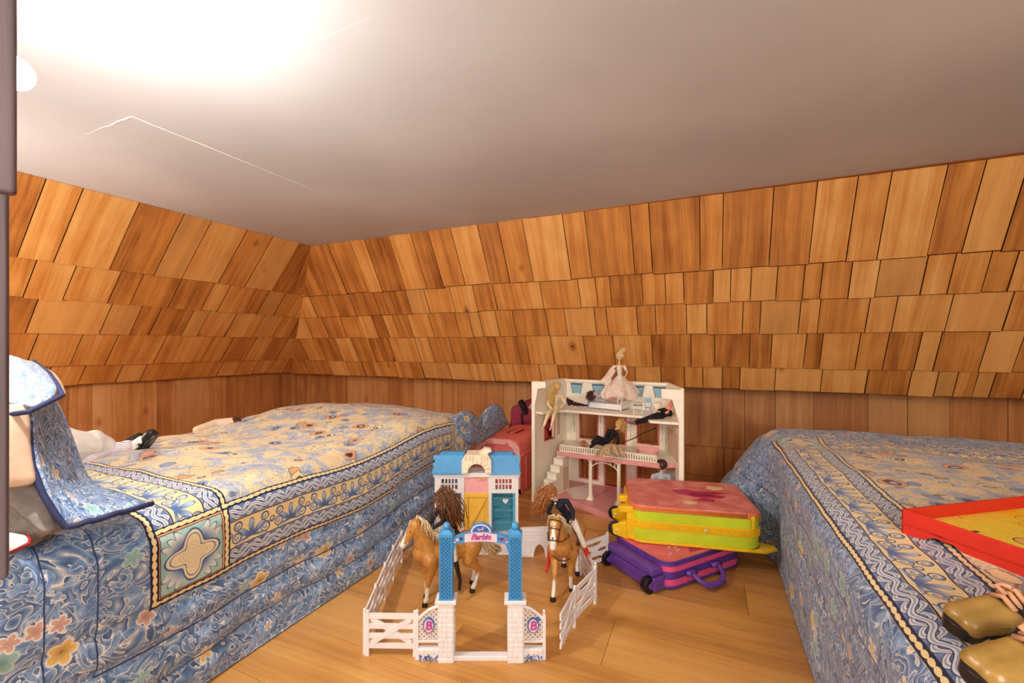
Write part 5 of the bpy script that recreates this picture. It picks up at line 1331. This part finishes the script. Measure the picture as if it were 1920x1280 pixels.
# gown doll
d = 2.30
J = dict(head=P(1162, 669, d), neck=P(1161, 682, d), chest=P(1161, 691, d), waist=P(1162, 704, d), pelvis=P(1162, 714, d),
    sl=P(1171, 687, d), el=P(1176, 698, d-.01), wl=P(1171, 709, d-.03), sr=P(1152, 687, d), er=P(1142, 699, d-.01), wr=P(1129, 711, d-.02),
    hl=P(1166, 717, d), kl=P(1166, 741, d), al=P(1165, 764, d), tl=P(1165, 768, d-.012), hr=P(1158, 717, d), kr=P(1158, 741, d), ar=P(1159, 764, d), tr=P(1159, 768, d-.012))
L_ = J['pelvis'].copy(); L_.z = .465
t = doll('platinum haired doll in a pale gauze ball gown standing behind the toy bed', L_, J, -FW*.9-RT*.35, M['platinum'],
    [UP*.018, UP*.026+RT*.008, UP*.032+RT*.014, UP*.040+RT*.020], [.004, .005, .006, .008], 1.0, 90, .002, 5)
cloth('bodice', [(J['chest'], .0155, J['waist'], .0112), (J['chest'], .0155, J['chest']+UP*.008, .013), (J['sl'], .0085, J['sl'].lerp(J['el'], .5), .0075), (J['sr'], .0085, J['sr'].lerp(J['er'], .5), .0075)], M['whitej'], t, .0018, L_)
secs = []
for k in range(13):
    u_ = k/12; zc = J['waist'].z+.004 - (.118)*u_; rr = .0125 + .083*math.sin(min(1, u_*1.12)*math.pi/2)**1.15 - .012*sm(u_, .85, 1); sec = []
    for i in range(64):
        a_ = 2*math.pi*i/64; w = 1+ (.05+.10*u_)*math.sin(a_*7+.8*math.sin(u_*3))*u_ + .05*u_*math.sin(a_*13+2)
        sec.append(J['waist']*1.0 + RT*(math.cos(a_)*rr*w*.98) + FW*(math.sin(a_)*rr*w*.46 - .012*u_) + UP*(zc-J['waist'].z + .010*u_*math.sin(a_*3+1)))
    secs.append(sec)
q = MB(); q.loft(secs, caps=False); o = q.build('skirt', M['gauze'], t, smooth=True); o.location = -L_
o = cloth('underskirt', [(J['waist'], .0125, J['pelvis'], .022), (J['pelvis'], .024, P(1161, 738, d), .034)], M['whitej'], t, .003, L_)
G = []; UV = []
for k in range(9):
    u_ = k/8; a = P(1150, 684, d-.015).lerp(P(1124, 716, d-.03), u_); c = P(1154, 694, d-.02).lerp(P(1142, 722, d-.04), u_)
    G.append([a.lerp(c, j/6)+FW*(.006*math.sin(j*1.7+k)) for j in range(7)]); UV.append([(j/6, u_) for j in range(7)])
o = uvgrid('sleeve', G, UV, M['gauze'], t, 0, sub=1); o.location = -L_
# brunette lying on the toy bed
def lying(h, b_, feet, up_, s, ang=0.0):
    ax = (feet-h).normalized(); sd = up_.cross(ax).normalized()
    J = dict(head=h, neck=h+ax*.018*s, chest=h+ax*.040*s, waist=h+ax*.070*s, pelvis=h+ax*.096*s)
    for k, e in (('l', 1), ('r', -1)):
        J['s'+k] = h+ax*.028*s+sd*e*.024*s; J['e'+k] = h+ax*.062*s+sd*e*.034*s+up_*.004; J['w'+k] = h+ax*.094*s+sd*e*.026*s+up_*.012
        J['h'+k] = h+ax*.103*s+sd*e*.010*s; J['k'+k] = h+ax*.165*s+sd*e*.010*s+up_*ang; J['a'+k] = h+ax*.225*s+sd*e*.009*s; J['t'+k] = h+ax*.237*s+sd*e*.009*s+up_*.008
    return J, ax, sd
J, ax, sd = lying(P(1114, 740, 2.375), None, P(1184, 752, 2.30), UP, .86, .018)
L_ = P(1140, 756, 2.35); L_.z = .50
t = doll('brunette doll lying curled on the white toy bed under the gown', L_, J, -FW*.5+RT*.55+UP*.55, M['dkbrown'],
    [-ax*.012+UP*.004, -ax*.020-FW*.010, -ax*.024-FW*.018-UP*.006, -ax*.018-FW*.020-UP*.018], [.012, .014, .014, .011], .95, 120, .005, 31, .0013)
cloth('blouse', jacket_caps(J, .86, 1.08), M['greyblue'], t, .0018, L_); cloth('skirt', [(J['waist'], .012, J['pelvis'], .020), (J['pelvis'], .020, J['kl'].lerp(J['kr'], .5), .017)], M['housep'], t, .0022, L_)
# doll in black lying on the right ledge
hd_ = P(1264, 783, 2.06); ft = P(1178, 794, 2.02)
ax = (ft-hd_).normalized()
J = dict(head=hd_, neck=P(1259, 777, 2.06), chest=P(1254, 774, 2.055), waist=P(1247, 776, 2.05), pelvis=P(1239, 778, 2.045))
sd = FW*.9
for k, e in (('l', 1), ('r', -1)):
    J['s'+k] = J['chest']+sd*e*.020+UP*.004; J['e'+k] = P(1249, 768, 2.05)+sd*e*.022; J['w'+k] = P(1236, 770, 2.04)+sd*e*.018
    J['h'+k] = J['pelvis']+sd*e*.008-RT*.006; J['k'+k] = P(1212, 786, 2.035)+sd*e*.009; J['a'+k] = P(1190, 793, 2.03)+sd*e*.008; J['t'+k] = P(1178, 793, 2.02)+sd*e*.007+UP*.004
L_ = P(1245, 786, 2.05); L_.z = .468
t = doll('doll in a black trouser suit lying on the right attic ledge with feet out', L_, J, UP*.8-FW*.6, M['platinum'],
    [RT*.010+UP*.004, RT*.014-UP*.008, RT*.012-UP*.018], [.007, .008, .008], .95, 70, .002, 41)
cloth('suit', jacket_caps(J, 1.0, 1.1)+trouser_caps(J, 1.0, 1.25, .96), M['blacksuit'], t, .0018, L_)
for k in 'lr': cloth('shoe', [(J['a'+k], .0075, J['t'+k], .006)], M['purplefoot'], t, .0015, L_)
o = cloth('striped_sleeve', [(P(1250, 772, 2.03), .010, P(1258, 758, 2.05), .011), (P(1258, 758, 2.05), .009, P(1260, 748, 2.06), .004)], M['ostripe'], t, .0018, L_)
# doll leaning over the balcony rail
d = 2.13
J = dict(head=P(1165, 801, d), neck=P(1158, 809, d), chest=P(1153, 816, d), waist=P(1147, 825, d), pelvis=P(1142, 832, d),
    sl=P(1161, 819, d-.005), el=P(1164, 832, d-.02), wl=P(1158, 842, d-.03), sr=P(1145, 811, d-.005), er=P(1139, 823, d-.025), wr=P(1146, 834, d-.04),
    hl=P(1138, 836, d-.01), kl=P(1122, 832, d-.03), al=P(1110, 842, d-.045), tl=P(1106, 845, d-.05), hr=P(1139, 830, d+.01), kr=P(1124, 823, d+.005), ar=P(1113, 833, d), tr=P(1108, 837, d-.005))
for k in J: J[k] = J[k] + FW*.045
L_ = J['pelvis'].copy(); L_.z = .265
t = doll('blond doll in a black jacket and brocade skirt slumped over the balcony rail', L_, J, -UP*.5+RT*.5-FW*.4, M['blond'],
    [UP*.012+RT*.004, UP*.006+RT*.018, -UP*.010+RT*.022, -UP*.026+RT*.020], [.012, .013, .011, .009], 1.0, 120, .003, 51)
cloth('jacket', jacket_caps(J, 1.0, 1.12), M['blacksuit'], t, .0018, L_); cloth('trousers', trouser_caps(J, 1.0, 1.1, 1.0), M['blacksuit'], t, .0018, L_)
G = []; UV = []
for k in range(9):
    u_ = k/8; row = []
    for j in range(21):
        w_ = j/20; a = P(1142+10*w_, 832, d-.005); c = P(1116+58*w_, 853+4*math.sin(w_*9), d-.065+.012*math.sin(w_*14)); p = a.lerp(c, u_) + UP*(.014*math.sin(u_*math.pi)) + FW*(.010*u_*math.sin(w_*24))
        row.append(p)
    G.append(row); UV.append([(j/20, u_) for j in range(21)])
o = uvgrid('skirt', G, UV, M['brocade'], t, .003, sub=1); o.location = -L_
# curly haired small doll
hd_ = P(1098, 832, 2.235); J, ax, sd = lying(hd_, None, hd_+FW*.04+RT*.14-UP*.0, UP, .62)
L_ = hd_.copy(); L_.z = .265
for k in J: J[k].z = max(J[k].z, .277)
t = doll('small doll with curly strawberry hair lying on the balcony behind the rail', L_, J, UP*.8-FW*.5, M['strawb'],
    [-ax*.006+UP*.004, -ax*.010+UP*.002, -ax*.012], [.010, .012, .010], .8, 110, .004, 61)
cloth('dress', jacket_caps(J, .62, 1.15), M['housec'], t, .0016, L_)
# man doll seen from behind
d = 2.035
J = dict(head=P(1240, 872, d), neck=P(1240, 883, d), chest=P(1239, 899, d), waist=P(1239, 915, d), pelvis=P(1239, 928, d))
for k, e in (('l', 1), ('r', -1)):
    J['s'+k] = P(1239+e*13.5, 893, d); J['e'+k] = P(1239+e*17, 910, d-.01); J['w'+k] = P(1239+e*15, 925, d-.015)
    J['h'+k] = P(1239+e*5, 932, d); J['k'+k] = P(1239+e*6, 950, d); J['a'+k] = P(1239+e*6, 962, d); J['t'+k] = P(1239+e*6, 966, d+.012)
for k in ('kl', 'kr'): J[k].z = .09
for k in ('al', 'ar'): J[k].z = .042
for k in ('tl', 'tr'): J[k].z = .037
L_ = J['pelvis'].copy(); L_.z = .03
t = thing('fashion_doll', 'short haired man doll in a pale grey shirt, back turned, behind the stacked suitcases', 'doll', L_)
fig_body(t, J, 1.3, FW*.9-RT*.3, L_)
hair(t, J['head'], J['head']-J['neck'], FW*.9-RT*.3, 1.3, M['dkbrown'], [UP*.004], [.008], 160, L_, None, .001, .0013, 71)
cloth('shirt', jacket_caps(J, 1.4, 1.1, True), M['greyblue'], t, .002, L_); cloth('trousers', trouser_caps(J, 1.06, 1.1, .95), M['navyj'], t, .002, L_)
# dark glittering dress lying on the attic floor
dz = thing('doll_dress', 'crumpled dark purple glitter doll dress lying on the attic floor', 'doll dress', P(1080, 758, 2.36))
mp = Sh('glitter_purple', .35); gl_ = mp.noise(mp.coord('Object'), 500, 2).step(.6, .7); mp.color(mp.mix(gl_, rgb(38, 16, 40), rgb(130, 80, 130)))
o = body('cloth_folds', [(P(1066, 752, 2.36), .012, P(1078, 757, 2.36), .012), (P(1078, 757, 2.36), .010, P(1102, 760, 2.36), .004), (P(1064, 747, 2.37), .006, P(1068, 756, 2.35), .012)], mp.mat, dz, .002, 2, jit=lambda c: V3((0, 0, .004*noise.noise(c*90)))); at0(o, dz)
# ------------------------------------------------------------------ suitcases
M['scpink'] = plain('pink_shell', rgb(238, 88, 140), .4, .05); M['scpurple'] = plain('purple_trim', rgb(96, 56, 150), .45, .08); M['scpurp2'] = plain('purple_plastic', rgb(108, 66, 160), .4, .08)
M['sclid'] = plain('coral_lid', rgb(238, 104, 120), .4, .08, 18)
M['green'] = plain('lime_vinyl', rgb(204, 220, 44), .32, .06, 12); M['scyel'] = plain('yellow_shell', rgb(246, 196, 20), .4, .05)
ml = Sh('worn_salmon_lid', .42); nn = ml.noise(ml.coord('Object'), 16, 4); ml.color(ml.mix(nn.step(.40, .66), rgb(214, 112, 104), rgb(236, 146, 136))); M['salmon'] = ml.mat
M['orange'] = plain('orange_zip', rgb(240, 130, 60), .6, .12, 200, .3); M['print_mag'] = plain('magenta_print', rgb(196, 40, 96), .5, .12, 30); M['print_cream'] = plain('cream_print', rgb(244, 212, 150), .5, .08)
M['tyre'] = plain('black_wheel', rgb(22, 20, 24), .35)
def shell(name, mat, L, W, r, z0, z1, par, bev=.006, grow=0.0):
    q = MB(); q.prism([(x+L/2, y+W/2) for x, y in rrect(L/2+grow, W/2+grow, r)], z0, z1); return q.build(name, mat, par, bevel=bev, seg=3)
ps = thing('suitcase', 'purple and pink child suitcase with wheels lying flat on the floor', 'suitcase', (-.118, 1.503, 0), math.atan2(.309, .244))
Lp, Wp, rp = .385, .265, .045
shell('back_plate', M['scpurple'], Lp, Wp, rp, .004, .014, ps, .004, .002)
for nm, mt, z0, z1, g in (('shell', 'scpink', .012, .034, 0), ('stripe', 'scpurple', .034, .058, .001), ('shell', 'scpink', .058, .080, 0)): shell(nm, M[mt], Lp, Wp, rp, z0, z1, ps, .002, g)
q = MB(); rim = [(x+Lp/2, y+Wp/2) for x, y in rrect(Lp/2, Wp/2, rp, 8)]
for z, g in ((.082, 0), (.0885, -.003)):
    q.tube([V3((Lp/2+(x-Lp/2)*(1+g*4), Wp/2+(y-Wp/2)*(1+g*6), z)) for x, y in rim+[rim[0]]], .0042, 8)
q.build('zip', M['scpurple'], ps, smooth=True)
lid = shell('lid', M['sclid'], Lp-.012, Wp-.012, rp-.006, .080, .0905, ps, .003); lid.location = (.006, .006, 0)
q = MB(); pts = [(.13, .02), (.24, .015), (.34, .05), (.36, .12), (.30, .10), (.22, .07), (.16, .05)]; q.prism(pts, .0908, .0914); q.build('lid_print', M['print_mag'], lid)
q = MB(); rq = random.Random(2)
for i in range(7):
    x, y = .05+rq.random()*.09, .03+rq.random()*.12; q.tube([(x+.011*math.cos(k*.7)+.004*k*.3, y+.008*math.sin(k*1.1), .0914) for k in range(9)], .0008, 5)
q.build('scribble_print', M['palepink'], lid, kind='stuff')
q = MB(); q.prism([(x-.020, y+Wp/2) for x, y in rrect(.026, Wp/2-.012, .008)], .006, .050); q.build('wheel_frame', M['scpurp2'], ps, bevel=.004)
q = MB(); q.box(-.046, .002, .02, Wp-.02, .050, .078); q.build('top_bar', M['scpurp2'], ps, bevel=.006)
for y in (.03, Wp-.03):
    q = MB(); q.cyl((-.052, y-.012, .026), (-.052, y+.012, .026), .026, n=24); wh = q.build('wheel', M['tyre'], ps, bevel=.003)
    q = MB(); q.cyl((-.052, y-.0135, .026), (-.052, y-.011, .026), .010, n=16); q.build('wheel_cap', M['scpurp2'], wh, smooth=True)
    q = MB()
    for s in (-.017, .014): q.prism([(-.055, .018), (-.005, .012), (0, .05), (-.03, .052), (-.06, .036)], y+s, y+s+.004, XZ)
    q.build('wheel_bracket', M['scpurp2'], ps, bevel=.001)
q = MB(); hw_ = .062; hx = .165; n = 14
q.tube([V3((hx-hw_, -.010, .046)), V3((hx-hw_-.002, -.022, .042)), V3((hx-hw_+.006, -.040, .030)), V3((hx-hw_+.024, -.055, .018)), V3((hx, -.058, .015)), V3((hx+hw_-.024, -.055, .018)), V3((hx+hw_-.006, -.040, .030)), V3((hx+hw_+.002, -.022, .042)), V3((hx+hw_, -.010, .046))], [.008, .008, .008, .010, .010, .010, .008, .008, .008], 10)
hd = q.build('handle', M['scpurp2'], ps, smooth=True)
for e in (-1, 1):
    q = MB(); q.cyl((hx+e*hw_-.022, -.010, .047), (hx+e*hw_+.022, -.010, .047), .0085, n=16); q.ball((hx+e*hw_-.012, -.014, .049), .009, 12); q.build('handle_mount', M['scpurp2'], hd, smooth=True)

ys = thing('suitcase', 'lime green and yellow suitcase with a worn salmon lid stacked on the purple one', 'suitcase', (-.253, 1.628, .0925), math.atan2(.088, .431))
Ly, Wy, ry = .438, .345, .05
shell('base_plate', M['scyel'], Ly, Wy, ry, .0, .010, ys, .003, .004)
for nm, mt, z0, z1, g in (('shell', 'green', .008, .052, 0), ('shell', 'green', .076, .116, 0)): shell(nm, M[mt], Ly, Wy, ry, z0, z1, ys, .004, g)
band = shell('ribbed_band', M['scyel'], Ly, Wy, ry, .050, .078, ys, .001, .0015)
q = MB(); rim = [(x+Ly/2, y+Wy/2) for x, y in rrect(Ly/2+.0018, Wy/2+.0018, ry, 8)]; n_ = len(rim)
for i in range(n_):
    a, c = V3((*rim[i], 0)), V3((*rim[(i+1) % n_], 0)); m_ = max(1, int((c-a).length/.0055)); t_ = (c-a).normalized(); nr = V3((t_.y, -t_.x, 0))
    for k in range(m_):
        p = a.lerp(c, (k+.5)/m_); q.bar(p+V3((0, 0, .052))+nr*.0006, p+V3((0, 0, .076))+nr*.0006, .003, .003, nr)
q.build('rib', M['scyel'], band, kind='stuff')
q = MB(); q.lathe([(.006, 0), (.005, .004), (.0, .005)], 14, Matrix.Translation((.255, -.002, .064)) @ Matrix.Rotation(R(90), 4, 'X')); q.build('stud', M['steel'], band, smooth=True)
q = MB()
for z, g, rr in ((.119, .0, .0042), (.1265, -.001, .0042)): q.tube([V3((Ly/2+(x-Ly/2)*(1+g*4), Wy/2+(y-Wy/2)*(1+g*6), z)) for x, y in rim+[rim[0]]], rr, 8)
q.build('zip', M['orange'], ys, smooth=True)
lid = shell('lid', M['salmon'], Ly+.001, Wy+.001, ry, .120, .134, ys, .004)
q = MB(); q.prism([(.19, .16), (.25, .135), (.34, .14), (.36, .165), (.32, .18), (.37, .20), (.33, .215), (.25, .205), (.22, .225), (.17, .20)], .1342, .1348); q.prism([(.24, .10), (.30, .09), (.315, .12), (.27, .13)], .1342, .1348); q.build('lid_print', M['print_mag'], lid)
q = MB(); q.tube([(.235+.006*k+.004*math.sin(k*1.7), .168+.006*math.sin(k*1.3)-.0008*k, .1350) for k in range(14)], .0016, 5); q.build('scrawl_print', M['black'], lid)
q = MB()
for px_, py_, s in ((.34, .265, .034), (.215, .070, .026)): q.prism([(px_+s*(1+.25*math.sin(k*2.3))*math.cos(k*.6283), py_+s*.7*(1+.25*math.cos(k*1.7))*math.sin(k*.6283)) for k in range(10)], .1342, .1348)
q.build('flower_sticker', M['print_cream'], lid)
for (x, y, an) in ((.405, -.004, 0), (Ly+.003, .055, 90)):
    q = MB(); Mx = Matrix.Translation((x, y, .0)) @ Matrix.Rotation(R(an), 4, 'Z')
    q.box(-.006, .006, -.004, .001, .113, .126, Mx); q.box(-.0045, .0045, -.005, -.002, .082, .114, Mx); q.build('zip_pull', M['scyel'], ys, bevel=.001)
for y in (.03, .14):
    q = MB(); q.box(-.040, .012, y-.016, y+.016, .098, .122); q.build('handle_arm', M['scyel'], ys, bevel=.003)
q = MB(); q.box(-.014, .02, .015, .30, .0, .11); q.build('side_plate', M['scyel'], ys, bevel=.006)
for y in (.035, .19):
    q = MB(); q.prism([(-.062, .012), (-.01, -.004), (.02, .05), (-.02, .062), (-.066, .046)], y-.013, y+.013, XZ); wb_ = q.build('wheel_bracket', M['scyel'], ys, bevel=.004)
    q = MB(); q.cyl((-.052, y-.009, .030), (-.052, y+.009, .030), .027, n=24); q.build('wheel', M['tyre'], wb_, bevel=.003)
    q = MB(); q.cyl((-.050, y-.0150, .028), (-.050, y-.012, .028), .0045, n=12); q.build('axle', M['steel'], wb_, smooth=True)
q = MB(); q.prism([(Ly-.05, .0), (Ly+.006, .0), (Ly+.055, .03), (Ly+.05, .05), (Ly-.02, .10)], -.002, .010); q.build('corner_foot', M['scyel'], ys, bevel=.003)

# ------------------------------------------------------------------ red tray on the right bed
M['redcard'] = plain('red_card', rgb(216, 46, 28), .45, .04)
mb_ = Sh('yellow_game_print', .35); vec = mb_.coord('Object'); x, y, z = mb_.xyz(vec)
c = mb_.mix(mb_.noise(vec, 9, 2).step(.42, .52), rgb(250, 196, 22), rgb(246, 214, 70)); w = mb_.noise(vec, 11, 1, .5, .8); c = mb_.mix((1-((w*20.0).sin()).abs().step(.02, .08))*.9, c, rgb(170, 100, 20))
v = mb_.voro(mb_.vec(x, y*1.0, 0), 16); d_ = S(mb_.nt, v.outputs['Distance']); rc = mb_.xyz(v.outputs['Color'])[0]
c = mb_.mix((1-d_.step(.30, .34))*rc.gt(.72), c, rgb(240, 176, 96)); c = mb_.mix((1-(d_-.32).abs().step(.008, .03))*rc.gt(.72), c, rgb(120, 60, 20)); mb_.color(c)

tr = thing('tray', 'red card tray with a yellow printed board inside, on the right bed', 'tray', (.350, 1.098, .4335), R(37))
Wt, Dt, ht = .46, .25, .048
q = MB(); q.box(0, Wt, -Dt, 0, .018, .022); q.build('board', M['redcard'], tr)
q = MB(); q.box(.004, Wt-.004, -Dt+.004, -.004, .022, .0235); q.build('printed_board', mb_.mat, tr)
def side(Mx, L):
    q = MB(); q.prism([(0, 0), (.030, 0), (.055, .013), (L-.165, .013), (L-.140, 0), (L, 0), (L, ht), (0, ht)], 0, .004, Mx @ XZ); q.build('tray_side', M['redcard'], tr, bevel=.001)
side(Matrix.Rotation(R(-90), 4, 'Z'), Dt); side(Matrix.Translation((0, -.004, 0)), Wt)
side(Matrix.Translation((Wt-.004, 0, 0)) @ Matrix.Rotation(R(-90), 4, 'Z'), Dt); side(Matrix.Translation((0, -Dt, 0)), Wt)
q = MB(); rb_ = random.Random(6)
for i in range(14):
    x, y = .03+rb_.random()*.40, -.03-rb_.random()*.19; L = rb_.uniform(.012, .022); an = R(rb_.uniform(-20, 20)); q.bar((x, y, .0238), (x+L*math.cos(an), y+L*math.sin(an), .0238), .006, .0006)
q.build('dark_mark_print', M['darkprint'], tr, kind='stuff')

# ------------------------------------------------------------------ doll legs in tan shoes on the right bed
M['tan'] = plain('tan_vinyl', rgb(172, 134, 66), .3, .14, 24, 0, .5); M['greyknit'] = plain('grey_knit', rgb(150, 146, 156), .9, .10, 160, .4); M['lace'] = plain('tan_lace', rgb(206, 150, 110), .7)
M['blacksuede'] = plain('black_suede', rgb(36, 32, 32), .75, .2, 80)
d2 = thing('doll', 'large doll on the right bed, only its tan shoes and grey trousers showing', 'doll', (.40, .74, .437))
for (hl, to, an, kn) in (((.378, .768, .458), (.286, .724, .456), (.374, .770, .494), (.72, .79, .49)), ((.352, .670, .458), (.262, .622, .456), (.350, .672, .494), (.70, .67, .49))):
    hl, to, an, kn = V3(hl), V3(to), V3(an), V3(kn)
    f = strap_shoe(hl, to, UP+RT*-.30-FW*.25, .056, d2, M['tan'], M['blackleather'], -d2.location, True)
    q = MB(); q.tube([f(.52+.44*math.cos(k*.26)*(1 if math.cos(k*.26) > 0 else .2), .40*math.sin(k*.26), .16+.14*(1-abs(math.cos(k*.26)))) for k in range(-5, 6)], .0022, 6); at0(q.build('toe_seam', M['tan'], d2, smooth=True), d2)
    o = body('saddle', [(f(.34, -.34, .14), .011, f(.40, -.22, .50), .008), (f(.40, -.22, .50), .008, f(.42, .0, .56), .008), (f(.34, .34, .14), .011, f(.40, .22, .50), .008), (f(.40, .22, .50), .008, f(.42, .0, .56), .008), (f(.22, .32, .34), .013, f(.24, -.32, .34), .013)], M['blacksuede'], d2, .003, 3); at0(o, d2)
    q = MB()
    for k in range(3): q.tube([f(.36+.07*k, -.24, .60-.05*k), f(.38+.07*k, 0, .80-.07*k), f(.36+.07*k, .24, .60-.05*k)], .0032, 8)
    q.tube([f(.5, 0, .72), f(.54, .14, .82), f(.44, .22, .80), f(.40, .06, .82)], .0028, 8)
    at0(q.build('lace', M['lace'], d2, smooth=True), d2)
    o = body('trouser_leg', [(an+RT*.022-UP*.010, .024, an.lerp(kn, .3), .028), (an.lerp(kn, .3), .028, kn, .036)], M['greyknit'], d2, .004, 4, jit=lambda c: V3((0, 0, .003*math.sin(c.x*90)))); at0(o, d2)
